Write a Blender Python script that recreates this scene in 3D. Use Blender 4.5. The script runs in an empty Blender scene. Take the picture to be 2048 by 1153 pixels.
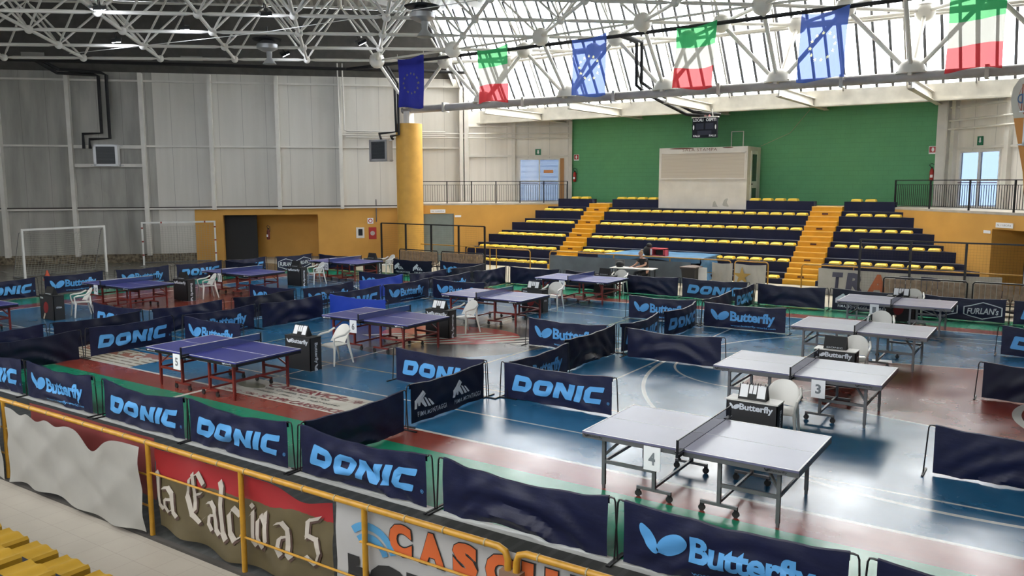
import bpy, bmesh, math, random
from mathutils import Vector, Matrix
random.seed(7)
C = bpy.context.scene.collection
SC = bpy.context.scene
PI = math.pi

# ------------------------------------------------------------------ camera, world, light, exposure
# world axes: x along the length of the court, y across it towards the far stand, z up (metres, floor at 0)
F_PX, PITCH, ROLL, CAM_H, YAW = 1651.14, -.127804, -.002328, 3.95, -.592
def cam_axes():
    cp, sp = math.cos(PITCH), math.sin(PITCH)
    fwd = Vector((0, cp, sp)); up0 = Vector((0, -sp, cp)); r0 = Vector((1, 0, 0))
    r = math.cos(ROLL)*r0 + math.sin(ROLL)*up0
    u = -math.sin(ROLL)*r0 + math.cos(ROLL)*up0
    cu = Vector((math.cos(YAW), math.sin(YAW), 0)); cv = Vector((-math.sin(YAW), math.cos(YAW), 0))
    f = lambda d: Vector((d.dot(cu), d.dot(cv), d.z))
    return f(r), f(u), f(fwd)
cd = bpy.data.cameras.new('camera'); cam = bpy.data.objects.new('camera', cd); C.objects.link(cam)
_r, _u, _f = cam_axes()
m4 = Matrix((_r, _u, -_f)).transposed().to_4x4(); m4.translation = Vector((0, 0, CAM_H)); cam.matrix_world = m4
cd.sensor_width = 36; cd.lens = F_PX/2048*36; cd.clip_end = 300; cd.clip_start = .05
SC.camera = cam
SC.view_settings.view_transform = 'Standard'; SC.view_settings.look = 'None'
SC.view_settings.gamma = 1; SC.view_settings.use_curve_mapping = False
SC.view_settings.exposure = 1.38
W = bpy.data.worlds.new('overcast_sky'); SC.world = W; W.use_nodes = True
wn = W.node_tree.nodes; wl = W.node_tree.links
bg = wn['Background']; bg.inputs['Strength'].default_value = 9.0
tc = wn.new('ShaderNodeTexCoord'); sx = wn.new('ShaderNodeSeparateXYZ'); cr = wn.new('ShaderNodeValToRGB')
wl.new(tc.outputs['Generated'], sx.inputs[0]); wl.new(sx.outputs[2], cr.inputs[0]); wl.new(cr.outputs[0], bg.inputs[0])
cr.color_ramp.elements[0].position = 0; cr.color_ramp.elements[0].color = (.85, .93, 1, 1)
cr.color_ramp.elements[1].position = .6; cr.color_ramp.elements[1].color = (1, .985, .95, 1)

# ------------------------------------------------------------------ materials
MATS = {}
def mat(name, col, rough=.6, metal=0, noise=0, nscale=3, spec=.5, trans=0, emit=None, estr=0, bump=0, stretch=(1, 1, 1), alpha=1, col2=None, coat=0):
    if name in MATS: return MATS[name]
    m = bpy.data.materials.new(name); m.use_nodes = True; MATS[name] = m
    nt = m.node_tree; b = nt.nodes['Principled BSDF']
    b.inputs['Base Color'].default_value = (*col, 1); b.inputs['Roughness'].default_value = rough
    b.inputs['Metallic'].default_value = metal; b.inputs['Specular IOR Level'].default_value = spec
    b.inputs['Coat Weight'].default_value = coat
    if emit: b.inputs['Emission Color'].default_value = (*emit, 1); b.inputs['Emission Strength'].default_value = estr
    if alpha < 1: b.inputs['Alpha'].default_value = alpha
    if noise or bump:
        t = nt.nodes.new('ShaderNodeTexCoord'); mp = nt.nodes.new('ShaderNodeMapping'); n = nt.nodes.new('ShaderNodeTexNoise')
        mp.inputs['Scale'].default_value = stretch
        nt.links.new(t.outputs['Object'], mp.inputs[0]); nt.links.new(mp.outputs[0], n.inputs[0])
        n.inputs['Scale'].default_value = nscale; n.inputs['Detail'].default_value = 5
        if noise:
            r = nt.nodes.new('ShaderNodeValToRGB'); c2 = col2 or tuple(max(0, c*(1-noise)) for c in col)
            r.color_ramp.elements[0].position = .35; r.color_ramp.elements[1].position = .65
            r.color_ramp.elements[0].color = (*c2, 1); r.color_ramp.elements[1].color = (*col, 1)
            nt.links.new(n.outputs[0], r.inputs[0]); nt.links.new(r.outputs[0], b.inputs['Base Color'])
        if bump:
            bp = nt.nodes.new('ShaderNodeBump'); bp.inputs['Strength'].default_value = bump; bp.inputs['Distance'].default_value = .02
            nt.links.new(n.outputs[0], bp.inputs['Height']); nt.links.new(bp.outputs[0], b.inputs['Normal'])
    return m
def cloth_mat(name, col, tr=.4, see=.3, tcol=None):
    if name in MATS: return MATS[name]
    m = bpy.data.materials.new(name); m.use_nodes = True; MATS[name] = m; nt = m.node_tree; nt.nodes.clear()
    o = nt.nodes.new('ShaderNodeOutputMaterial'); d = nt.nodes.new('ShaderNodeBsdfDiffuse'); t = nt.nodes.new('ShaderNodeBsdfTranslucent')
    p = nt.nodes.new('ShaderNodeBsdfTransparent'); m1 = nt.nodes.new('ShaderNodeMixShader'); m2 = nt.nodes.new('ShaderNodeMixShader')
    d.inputs[0].default_value = (*col, 1); t.inputs[0].default_value = (*col, 1); p.inputs[0].default_value = (*(tcol or col), 1)
    m1.inputs[0].default_value = tr; m2.inputs[0].default_value = see
    nt.links.new(d.outputs[0], m1.inputs[1]); nt.links.new(t.outputs[0], m1.inputs[2])
    nt.links.new(m1.outputs[0], m2.inputs[1]); nt.links.new(p.outputs[0], m2.inputs[2]); nt.links.new(m2.outputs[0], o.inputs[0])
    return m
class NG:                       # tiny node arithmetic helper for painted patterns
    def __init__(s, m, coord='Object'):
        s.m = m; s.nt = m.node_tree; s.b = s.nt.nodes['Principled BSDF']
        t = s.nt.nodes.new('ShaderNodeTexCoord'); x = s.nt.nodes.new('ShaderNodeSeparateXYZ'); s.co = t.outputs[coord]
        s.nt.links.new(s.co, x.inputs[0]); s.x, s.y, s.z = x.outputs
    def op(s, o, a, b=0, c=0):
        n = s.nt.nodes.new('ShaderNodeMath'); n.operation = o
        for i, v in enumerate((a, b, c)):
            if isinstance(v, (int, float)): n.inputs[i].default_value = v
            else: s.nt.links.new(v, n.inputs[i])
        return n.outputs[0]
    def lt(s, a, b): return s.op('LESS_THAN', a, b)
    def mul(s, *a):
        r = a[0]
        for q in a[1:]: r = s.op('MULTIPLY', r, q)
        return r
    def mx(s, *a):
        r = a[0]
        for q in a[1:]: r = s.op('MAXIMUM', r, q)
        return r
    def rect(s, x0, x1, y0, y1): return s.mul(s.lt(x0, s.x), s.lt(s.x, x1), s.lt(y0, s.y), s.lt(s.y, y1))
    def dist(s, cx, cy):
        a = s.op('SUBTRACT', s.x, cx); b = s.op('SUBTRACT', s.y, cy)
        return s.op('SQRT', s.op('ADD', s.mul(a, a), s.mul(b, b)))
    def ring(s, cx, cy, r, w=.05): return s.lt(s.op('ABSOLUTE', s.op('SUBTRACT', s.dist(cx, cy), r)), w/2)
    def mix(s, f, a, b):
        n = s.nt.nodes.new('ShaderNodeMix'); n.data_type = 'RGBA'
        if isinstance(f, (int, float)): n.inputs[0].default_value = f
        else: s.nt.links.new(f, n.inputs[0])
        for i, v in ((6, a), (7, b)):
            if isinstance(v, tuple): n.inputs[i].default_value = (*v, 1)
            else: s.nt.links.new(v, n.inputs[i])
        return n.outputs[2]
    def noise(s, sc, stretch=(1, 1, 1), detail=4):
        mp = s.nt.nodes.new('ShaderNodeMapping'); mp.inputs['Scale'].default_value = stretch; n = s.nt.nodes.new('ShaderNodeTexNoise')
        n.inputs['Scale'].default_value = sc; n.inputs['Detail'].default_value = detail
        s.nt.links.new(s.co, mp.inputs[0]); s.nt.links.new(mp.outputs[0], n.inputs[0]); return n.outputs[0]
    def col(s, c): s.nt.links.new(c, s.b.inputs['Base Color'])
def pmat(name, rough=.5, spec=.5):
    m = mat(name, (1, 1, 1), rough, spec=spec); return m, NG(m)

navy = mat('navy_cloth', (.010, .013, .048), .5, spec=.35, noise=.25, nscale=5, bump=.25, stretch=(1, 1, 2.5))
royal = mat('royal_blue_cloth', (.012, .05, .42), .6)
logo_blue = mat('light_blue_print', (.10, .36, .74), .6)
logo_white = mat('white_print', (.62, .66, .72), .6)
logo_grey = mat('pale_print_blue', (.35, .48, .62), .6)
blk = mat('black_metal', (.012, .012, .014), .4, spec=.4)
blkm = mat('matt_black', (.012, .012, .013), .7)
white = mat('white_paint', (.78, .76, .72), .5, noise=.15, nscale=2)
whitep = mat('white_plastic', (.75, .74, .70), .35)
paper = mat('paper_white', (.85, .86, .88), .6)
yel = mat('yellow_rail_paint', (.46, .235, .02), .4, noise=.2, nscale=9)
seat_y = mat('yellow_seat_plastic', (.88, .60, .06), .45, noise=.12, nscale=4)
step_y = mat('yellow_step_paint', (.72, .37, .01), .55, noise=.15, nscale=3)
stand_d = mat('dark_blue_stand_paint', (.014, .017, .05), .65, spec=.25, noise=.2, nscale=3)
stand_g = mat('worn_grey_tread', (.09, .095, .14), .6, noise=.4, nscale=5)
ochre = mat('ochre_wall_paint', (.66, .35, .075), .75, noise=.12, nscale=.8)
brownw = ochre
redm = mat('dark_red_metal', (.16, .018, .014), .4)
greym = mat('grey_metal', (.15, .15, .155), .4, metal=.3)
alu = mat('aluminium', (.45, .45, .46), .4, metal=.6)
steelw = mat('white_painted_steel', (.70, .67, .61), .45, noise=.12, nscale=1.5)
steelg = mat('off_white_truss_paint', (.70, .67, .61), .45)
redp = mat('red_paint', (.42, .02, .015), .4)
greenp = mat('green_sign', (.01, .16, .08), .5)
skin = mat('skin', (.55, .30, .21), .6)

# ------------------------------------------------------------------ mesh helpers
def link(name, me, m=None, parent=None, loc=None, rz=0):
    o = bpy.data.objects.new(name, me); C.objects.link(o)
    if m is not None and me is not None and len(me.materials) == 0:
        for q in (m if isinstance(m, (list, tuple)) else [m]): me.materials.append(q)
    if parent: o.parent = parent
    if loc is not None: o.location = loc
    if rz: o.rotation_euler = (0, 0, rz)
    return o
class MB:
    def __init__(s): s.bm = bmesh.new(); s.mi = 0
    def _f(s, vs):
        try: f = s.bm.faces.new(vs); f.material_index = s.mi; return f
        except ValueError: return None
    def box(s, x0, x1, y0, y1, z0, z1, M=None):
        P = [Vector((x, y, z)) for z in (z0, z1) for y in (y0, y1) for x in (x0, x1)]
        if M: P = [M @ p for p in P]
        v = [s.bm.verts.new(p) for p in P]
        for q in ((0, 2, 3, 1), (4, 5, 7, 6), (0, 1, 5, 4), (1, 3, 7, 5), (3, 2, 6, 7), (2, 0, 4, 6)): s._f([v[i] for i in q])
        return s
    def quad(s, *p): s._f([s.bm.verts.new(q) for q in p]); return s
    def prism(s, pts, d):       # polygon pts extruded by vector d
        d = Vector(d); a = [s.bm.verts.new(p) for p in pts]; b = [s.bm.verts.new(Vector(p)+d) for p in pts]; n = len(pts)
        s._f(a[::-1]); s._f(b)
        for i in range(n): s._f([a[i], a[(i+1) % n], b[(i+1) % n], b[i]])
        return s
    def bar(s, p, q, w, h=None):    # square bar
        h = h or w; p = Vector(p); q = Vector(q); d = q-p; L = d.length; z = d.normalized()
        up = Vector((0, 0, 1)) if abs(z.z) < .95 else Vector((0, 1, 0))
        x = z.cross(up).normalized(); y = x.cross(z)
        M = Matrix((x, y, z)).transposed().to_4x4(); M.translation = p
        return s.box(-w/2, w/2, -h/2, h/2, 0, L, M)
    def tube(s, pts, r, n=8, cap=True):
        pts = [Vector(p) for p in pts]; rs = r if isinstance(r, (list, tuple)) else [r]*len(pts); rings = []; px = None
        for i, p in enumerate(pts):
            d = (pts[min(i+1, len(pts)-1)]-pts[max(i-1, 0)]).normalized()
            if px is None:
                up = Vector((0, 0, 1)) if abs(d.z) < .9 else Vector((1, 0, 0)); px = d.cross(up).normalized()
            x = (px-d*px.dot(d)).normalized(); px = x; y = d.cross(x)
            rings.append([s.bm.verts.new(p+(x*math.cos(2*PI*k/n)+y*math.sin(2*PI*k/n))*rs[i]) for k in range(n)])
        for a, b in zip(rings, rings[1:]):
            for k in range(n): s._f([a[k], a[(k+1) % n], b[(k+1) % n], b[k]])
        if cap: s._f(rings[0][::-1]); s._f(rings[-1])
        return s
    def lathe(s, prof, c=(0, 0, 0), n=16, sx=1, sy=1):
        c = Vector(c); rings = [[s.bm.verts.new(c+Vector((math.cos(2*PI*k/n)*r*sx, math.sin(2*PI*k/n)*r*sy, z))) for k in range(n)] for r, z in prof]
        for a, b in zip(rings, rings[1:]):
            for k in range(n): s._f([a[k], a[(k+1) % n], b[(k+1) % n], b[k]])
        s._f(rings[0][::-1]); s._f(rings[-1]); return s
    def ball(s, c, r, n=12, sz=1):
        prof = [(max(.001, r*math.cos(a)), r*sz*math.sin(a)) for a in [(-.5+i/8)*PI for i in range(9)]]
        return s.lathe(prof, c, n)
    def grid(s, fn, nu, nv, flip=False):
        V = [[s.bm.verts.new(fn(i/nu, j/nv)) for i in range(nu+1)] for j in range(nv+1)]
        for j in range(nv):
            for i in range(nu):
                q = [V[j][i], V[j][i+1], V[j+1][i+1], V[j+1][i]]; s._f(q[::-1] if flip else q)
        return s
    def wheel(s, c, r, w, ax='x', n=14):    # axis along x or y
        c = Vector(c)
        for k in (0,):
            A = []; B = []
            for i in range(n):
                a = 2*PI*i/n; o = Vector((0, math.cos(a)*r, math.sin(a)*r)) if ax == 'x' else Vector((math.cos(a)*r, 0, math.sin(a)*r))
                d = Vector((w/2, 0, 0)) if ax == 'x' else Vector((0, w/2, 0))
                A.append(s.bm.verts.new(c+o-d)); B.append(s.bm.verts.new(c+o+d))
            s._f(A[::-1]); s._f(B)
            for i in range(n): s._f([A[i], A[(i+1) % n], B[(i+1) % n], B[i]])
        return s
    def mesh(s, name='m', smooth=False, fix=True):
        me = bpy.data.meshes.new(name)
        if fix and s.bm.faces: bmesh.ops.recalc_face_normals(s.bm, faces=s.bm.faces)
        s.bm.to_mesh(me); s.bm.free()
        if smooth:
            for p in me.polygons: p.use_smooth = True
            me.set_sharp_from_angle(angle=math.radians(40))
        return me
    def build(s, name, m, parent=None, smooth=False, loc=None, rz=0, fix=True):
        return link(name, s.mesh(name, smooth, fix), m, parent, loc, rz)
def tag(o, label, cat, group=None):
    o['label'] = label; o['category'] = cat
    if group: o['group'] = group
    return o
def thing(name, label, cat, loc=(0, 0, 0), rz=0, group=None):
    o = bpy.data.objects.new(name, None); C.objects.link(o); o.location = loc; o.rotation_euler = (0, 0, rz); o.empty_display_size = .2
    return tag(o, label, cat, group)
def S(o):
    o['kind'] = 'structure'; return o
def dup(root, loc, rz=None, label=None):
    r = root.copy(); C.objects.link(r); r.location = loc
    if rz is not None: r.rotation_euler = (0, 0, rz)
    if label: r['label'] = label
    def rec(a, b):
        for ch in a.children:
            c = ch.copy(); C.objects.link(c); c.parent = b; rec(ch, c)
    rec(root, r)
    return r

# ------------------------------------------------------------------ flat lettering and logos (2D meshes)
def curve2d(splines):
    cu = bpy.data.curves.new('c', 'CURVE'); cu.dimensions = '2D'; cu.fill_mode = 'BOTH'
    for pts in splines:
        sp = cu.splines.new('POLY'); sp.points.add(len(pts)-1); sp.use_cyclic_u = True
        for p, q in zip(sp.points, pts): p.co = (q[0], q[1], 0, 1)
    return cu
def to_bm(cu, bm=None, M=None):
    o = bpy.data.objects.new('t', cu); C.objects.link(o)
    dg = bpy.context.evaluated_depsgraph_get(); me = bpy.data.meshes.new_from_object(o.evaluated_get(dg))
    if M: me.transform(M)
    bm = bm or bmesh.new(); bm.from_mesh(me); bpy.data.objects.remove(o); bpy.data.meshes.remove(me)
    return bm
def text2d(s, x0, y0, w, h, bold=.02, shear=0, bm=None, space=1.0):
    cu = bpy.data.curves.new('t', 'FONT'); cu.body = s; cu.size = 1; cu.offset = bold; cu.shear = shear; cu.resolution_u = 3; cu.space_character = space
    t = to_bm(cu)
    if not t.verts: return bm or t
    xs = [v.co.x for v in t.verts]; ys = [v.co.y for v in t.verts]
    a, b, c, d = min(xs), max(xs), min(ys), max(ys)
    hh = h if h else w/(b-a)*(d-c)
    for v in t.verts: v.co.x = x0+(v.co.x-a)/(b-a)*w; v.co.y = y0+(v.co.y-c)/(d-c)*hh
    me = bpy.data.meshes.new('x'); t.to_mesh(me); t.free(); bm = bm or bmesh.new(); bm.from_mesh(me); bpy.data.meshes.remove(me)
    return bm
def ell(cx, cy, a, b, ang, n=28):
    return [(cx+a*math.cos(t)*math.cos(ang)-b*math.sin(t)*math.sin(ang), cy+a*math.cos(t)*math.sin(ang)+b*math.sin(t)*math.cos(ang)) for t in [2*PI*i/n for i in range(n)]]
def wings(x, y, s):     # two leaf shapes of the logo, s = height
    return [ell(x+.34*s, y+.55*s, .56*s, .21*s, math.radians(124)), ell(x+1.17*s, y+.50*s, .60*s, .36*s, math.radians(34))]
def rnd(pts, r=.08, n=3):   # rounded polygon corners
    out = []; N = len(pts)
    for i in range(N):
        p0, p, p1 = Vector(pts[i-1]), Vector(pts[i]), Vector(pts[(i+1) % N])
        a = p+(p0-p).normalized()*min(r, (p0-p).length*.45); b = p+(p1-p).normalized()*min(r, (p1-p).length*.45)
        for k in range(n+1):
            t = k/n; q = a*(1-t)**2+p*2*t*(1-t)+b*t*t; out.append((q.x, q.y))
    return out
def donic(x0, y0, h):
    L = []; x = 0
    R = lambda pts, r=.12: L.append(rnd([(x+a, b) for a, b in pts], r))
    R([(0, 0), (1.0, 0), (1.28, .3), (1.28, .7), (1.0, 1), (0, 1)]); R([(.38, .34), (.86, .34), (.86, .66), (.38, .66)], .03); x += 1.42
    R([(0, .25), (.25, 0), (1.05, 0), (1.3, .25), (1.3, .75), (1.05, 1), (.25, 1), (0, .75)]); R([(.4, .34), (.9, .34), (.9, .66), (.4, .66)], .03); x += 1.44
    R([(0, 0), (.4, 0), (.4, .52), (.86, 0), (1.26, 0), (1.26, 1), (.86, 1), (.86, .46), (.4, 1), (0, 1)], .03); x += 1.4
    R([(0, 0), (.4, 0), (.4, 1), (0, 1)], .03); x += .54
    R([(0, .22), (.22, 0), (1.15, 0), (1.15, .3), (.4, .3), (.4, .7), (1.15, .7), (1.15, 1), (.22, 1), (0, .78)], .06)
    return [[(x0+(a+b*.27)*h, y0+b*h) for a, b in s] for s in L]
def logo_bm(kind):
    """returns list of (bmesh, material); coordinates: x along the cloth 0..2.26, y up from its foot"""
    if kind == 'D':
        bm = to_bm(curve2d(donic(.20, .19, .305))); bm = text2d('®', 2.14, .2, .05, .05, 0, 0, bm); return [(bm, logo_blue)]
    if kind == 'B':
        bm = to_bm(curve2d(wings(.22, .22, .30))); bm = text2d('Butterfly', .76, .17, 1.2, .36, .035, 0, bm, .95)
        bm = text2d('www.butterfly-world.com', .78, .085, 1.2, .065, .01, 0, bm); return [(bm, logo_blue)]
    if kind == 'F':
        sp = []
        for ox in (.12, 1.2):
            for k in range(3): a = ox+.16+k*.10; sp.append([(a+.10, .27), (a+.165, .27), (a+.055, .45-.03*k), (a-.0, .47-.03*k)])
            sp.append([(ox, .26), (ox+.06, .26), (ox+.08, .37), (ox+.27, .52), (ox+.22, .56), (ox+.0, .40)]); sp.append([(ox+.1, .30), (ox+.15, .30), (ox+.16, .37), (ox+.30, .49), (ox+.26, .52), (ox+.10, .39)])
        bm = to_bm(curve2d(sp))
        for ox in (.2, 1.28): bm = text2d('FIMA.MONTAGGI', ox, .12, .82, .085, .004, 0, bm, 1.15)
        return [(bm, logo_white)]
    if kind == 'R':
        sp = []
        for ox in (.1, 1.2):
            for e in (0, .028): sp.append([(ox+e, .22+e*.6), (ox+.48, .08+e), (ox+.96-e, .22+e*.6), (ox+.96-e, .46-e*.6), (ox+.48, .60-e), (ox+e, .46-e*.6)])
        bm = to_bm(curve2d(sp))
        for ox in (.1, 1.2): bm = text2d("FURLAN's", ox+.09, .24, .78, .19, .022, .18, bm)
        return [(bm, logo_white)]
    return []
PEN = {'a': [[(.1, .9), (.5, 1), (.8, .85), (.8, .12), (1, .02)], [(.8, .62), (.25, .5), (.13, .2), (.35, .03), (.8, .25)]], 'l': [[(.3, 1), (.5, .9), (.5, .1), (.9, 0)]],
       'C': [[(1, .82), (.78, 1), (.3, .82), (.08, .45), (.3, .1), (.7, 0), (1, .16)], [(.5, .95), (.44, .2)], [(.44, .5), (.85, .6)]], 'c': [[(.95, .82), (.5, 1), (.15, .78), (.15, .2), (.45, 0), (.95, .16)]],
       'i': [[(.2, .72), (.5, .8), (.5, .1), (.9, 0)], [(.35, .97), (.6, .93)]], 'o': [[(.5, 1), (.1, .78), (.1, .2), (.5, 0), (.9, .22), (.9, .8), (.5, 1)]], "'": [[(.5, 1), (.3, 0)]],
       '5': [[(1, 1), (.35, .93), (.25, .55)], [(.25, .6), (.8, .56), (.95, .28), (.6, 0), (.12, .1)]]}
def pen_text(items, t=.08):      # broad-nib lettering: (glyph, x, y, w, h)
    bm = bmesh.new(); n = Vector((math.cos(.7), math.sin(.7)))*t/2
    for ch, x, y, w, h in items:
        for st in PEN[ch]:
            for p, q in zip(st, st[1:]):
                p = Vector((x+p[0]*w, y+p[1]*h)); q = Vector((x+q[0]*w, y+q[1]*h)); e = (q-p).normalized()*t*.12
                bm.faces.new([bm.verts.new((*v, 0)) for v in (p-n-e, p+n-e, q+n+e, q-n+e)])
    for f in bm.faces:
        f.normal_update()
        if f.normal.z < 0: f.normal_flip()
    return bm
LOGO = {}
def get_logo(kind):
    if kind not in LOGO:
        out = []
        for bm, m in logo_bm(kind):
            xs = [v.co.x for v in bm.verts]; ys = [v.co.y for v in bm.verts]
            x = min(xs)+.07
            while x < max(xs):
                bmesh.ops.bisect_plane(bm, geom=bm.verts[:]+bm.edges[:]+bm.faces[:], plane_co=(x, 0, 0), plane_no=(1, 0, 0)); x += .07
            y = min(ys)+.07
            while y < max(ys):
                bmesh.ops.bisect_plane(bm, geom=bm.verts[:]+bm.edges[:]+bm.faces[:], plane_co=(0, y, 0), plane_no=(0, 1, 0)); y += .07
            out.append((bm, m))
        LOGO[kind] = out
    return LOGO[kind]
def flat_mesh(bm, M):
    me = bpy.data.meshes.new('flat'); bm.to_mesh(me); me.transform(M); return me
def frame_M(o, x, y):       # local xy plane -> world origin o, axes x, y
    x = Vector(x).normalized(); y = Vector(y).normalized(); z = x.cross(y)
    M = Matrix((x, y, z)).transposed().to_4x4(); M.translation = Vector(o); return M

# ------------------------------------------------------------------ floor
def make_floor():
    m, g = pmat('sports_floor_paint', .16, spec=.36)
    n1 = g.noise(.5); n2 = g.noise(3, (1, 1, 1), 6)
    base = g.mix(n1, (.10, .10, .085), (.20, .185, .15))
    c = g.mix(g.lt(27.0, g.y), base, (.40, .36, .28))
    c = g.mix(g.rect(-60, 40, 4.95, 7.33), c, g.mix(g.op('GREATER_THAN', g.op('SINE', g.op('MULTIPLY', g.x, 30)), .6), (.035, .037, .035), (.05, .052, .05)))
    c = g.mix(g.rect(-60, 40, 7.33, 7.50), c, (.42, .43, .42))
    wear = g.op('MULTIPLY', n2, .55)
    green = g.mix(wear, (.008, .20, .10), (.03, .30, .19)); red = g.mix(wear, (.19, .028, .02), (.30, .075, .045)); blue = g.mix(wear, (.015, .105, .23), (.035, .18, .34))
    c = g.mix(g.rect(-29.6, 3.2, 7.50, 26.9), c, green)
    c = g.mix(g.rect(-28.2, 1.6, 9.15, 25.05), c, red)
    c = g.mix(g.rect(-27.3, .8, 9.85, 24.35), c, blue)
    key = []
    for bx, s in ((.8, 1), (-27.3, -1)):
        t = g.op('DIVIDE', g.op('MULTIPLY', g.op('SUBTRACT', bx, g.x), s), 5.95)     # 0 at the baseline, 1 at the free-throw line
        hw = g.op('SUBTRACT', 3.0, g.op('MULTIPLY', t, 1.2)); dv = g.op('ABSOLUTE', g.op('SUBTRACT', g.y, 17.1))
        inx = g.mul(g.lt(0, t), g.lt(t, 1)); key.append((g.mul(inx, g.lt(dv, hw)), g.mul(inx, g.lt(g.op('ABSOLUTE', g.op('SUBTRACT', dv, hw)), .03))))
    c = g.mix(g.mx(key[0][0], key[1][0]), c, red)
    disc = g.lt(g.dist(-13.2, 16.9), 3.0)
    c = g.mix(disc, c, g.mix(n1, (.055, .05, .05), (.13, .12, .12)))
    lines = [key[0][1], key[1][1], g.ring(-5.15, 17.1, 1.8), g.ring(-21.35, 17.1, 1.8), g.mul(g.ring(-.86, 17.1, 6.36, .08), g.lt(g.x, .8)), g.mul(g.ring(-25.64, 17.1, 6.36, .08), g.lt(-27.3, g.x)),
             g.rect(-5.18, -5.12, 15.3, 18.9), g.rect(-21.38, -21.32, 15.3, 18.9), g.rect(-7.38, -7.33, 12.6, 21.5), g.rect(-19.8, -19.75, 12.6, 21.5), g.rect(-13.25, -13.2, 9.85, 24.35),
             g.rect(-13.6, -13.5, 8.9, 9.6), g.rect(-27.3, .8, 22.85, 22.9), g.rect(-27.3, .8, 11.1, 11.15),
             g.rect(-27.37, .87, 9.82, 9.89), g.rect(-27.37, .87, 24.31, 24.39), g.rect(-27.37, -27.27, 9.85, 24.35), g.rect(.77, .87, 9.85, 24.35), g.mul(g.rect(-1.5, -.3, 14.8, 17.7), g.ring(1.6, 16.2, 2.1, .14))]
    ylines = [g.rect(-22.4, -4.4, 12.55, 12.6), g.rect(-22.4, -4.4, 21.55, 21.6), g.rect(-10.42, -10.37, 12.6, 21.6), g.rect(-16.4, -16.35, 12.6, 21.6)]
    c = g.mix(g.mul(g.mx(*lines), .9), c, (.62, .62, .58)); c = g.mix(g.mul(g.mx(*ylines), .8), c, (.45, .40, .22))
    g.col(c)
    far = g.op('MAXIMUM', g.lt(27.0, g.y), g.lt(g.y, 7.40))
    rg = g.op('ADD', g.op('MULTIPLY', g.noise(1.2, (1, 1, 1), 8), .26), .11); rg = g.op('ADD', rg, g.op('MULTIPLY', far, .4))
    g.nt.links.new(rg, g.b.inputs['Roughness'])
    bp = g.nt.nodes.new('ShaderNodeBump'); bp.inputs['Strength'].default_value = .06; bp.inputs['Distance'].default_value = .02
    g.nt.links.new(g.noise(1.4, (1, .5, 1), 3), bp.inputs['Height']); g.nt.links.new(bp.outputs[0], g.b.inputs['Normal'])
    f = MB().quad((-46, 5.09, 0), (18.5, 5.09, 0), (18.5, 39, 0), (-46, 39, 0)).build('floor', m); S(f)
    # painted adverts
    pl = mat('painted_advert_white', (.60, .57, .50), .25, noise=.2, nscale=2)
    def ad(x0, x1, y0, y1, m=pl): MB().quad((x0, y0, .003), (x1, y0, .003), (x1, y1, .003), (x0, y1, .003)).build('painted_advert', m, f)
    ad(-13.55, -10.0, 9.74, 10.72)
    dr = mat('painted_letters_red', (.16, .012, .02), .4); dk = mat('painted_letters_dark', (.05, .055, .05), .4)
    bm = text2d('CARSERVICE', -12.8, 10.40, 2.0, .24, .03, 0); bm = text2d('SCOPRI CARSERVICE', -12.3, 9.78, 2.1, .18, .025, .2, bm); bm = text2d('dal 1984', -10.8, 10.4, .5, .2, 0, .3, bm); bm = text2d('TORINO - FORD', -13.4, 9.8, 1.0, .12, .02, 0, bm)
    link('painted_lettering', flat_mesh(bm, Matrix.Translation((0, 0, .006))), dr, f)
    bm = text2d('VIA Casilina km 46,700', -12.7, 10.24, 1.75, .1, .005); bm = text2d('Colleferro (Rm) - Tel. 0697704442', -12.8, 10.06, 2.3, .1, .005, 0, bm); bm.faces.ensure_lookup_table()
    link('painted_lettering', flat_mesh(bm, Matrix.Translation((0, 0, .006))), dk, f)
    MB().lathe([(.30, 0), (.30, .004)], (-13.1, 10.3, .003), 24, 1.2, .55).build('painted_emblem', mat('painted_olive', (.16, .16, .09), .3), f)
    ms, g2 = pmat('painted_striped_advert', .25)
    st = g2.op('GREATER_THAN', g2.op('SINE', g2.op('MULTIPLY', g2.y, 36)), .55)
    cc = g2.mix(g2.mul(st, g2.op('GREATER_THAN', g2.noise(2.5), .42)), (.58, .53, .42), (.22, .17, .12)); cc = g2.mix(g2.mul(g2.lt(10.45, g2.y), g2.op('GREATER_THAN', g2.noise(3), .5)), cc, (.35, .15, .10)); g2.col(cc)
    ad(-19.9, -16.6, 9.85, 10.95, ms)
    # centre disc emblem: slanted white and red strokes
    bmw = to_bm(curve2d([[(-15.3+i*.42+j*.9, 15.5+j*.55), (-15.05+i*.42+j*.9, 15.5+j*.55), (-14.3+i*.42+j*.9, 16.3+j*.62), (-14.55+i*.42+j*.9, 16.3+j*.62)] for i in range(6) for j in range(3)]))
    link('painted_emblem', flat_mesh(bmw, Matrix.Translation((.2, -.1, .006))), pl, f)
    bmr = to_bm(curve2d([ell(-13.2, 16.7, 1.9, 1.25, .25)])); link('painted_emblem', flat_mesh(bmr, Matrix.Translation((0, 0, .003))), mat('painted_red', (.40, .05, .05), .25), f)
    return f
FLOOR = make_floor()
# spectators' walkway (tiles) in front of the near stand
m, g = pmat('beige_floor_tiles', .45)
gx = g.op('FRACT', g.op('DIVIDE', g.x, .33)); gy = g.op('FRACT', g.op('DIVIDE', g.y, .33))
gr = g.mx(g.lt(gx, .012), g.lt(gy, .012)); g.col(g.mix(gr, g.mix(g.noise(2.5), (.30, .275, .235), (.37, .34, .29)), (.22, .20, .17)))
S(MB().quad((-46, -5, 0), (18.5, -5, 0), (18.5, 5.03, 0), (-46, 5.03, 0)).build('floor', m))
S(MB().box(-46, 18.5, 5.03, 5.09, -.02, .03).build('trim_1', mat('dark_kerb', (.05, .045, .04), .8, noise=.3)))

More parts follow.
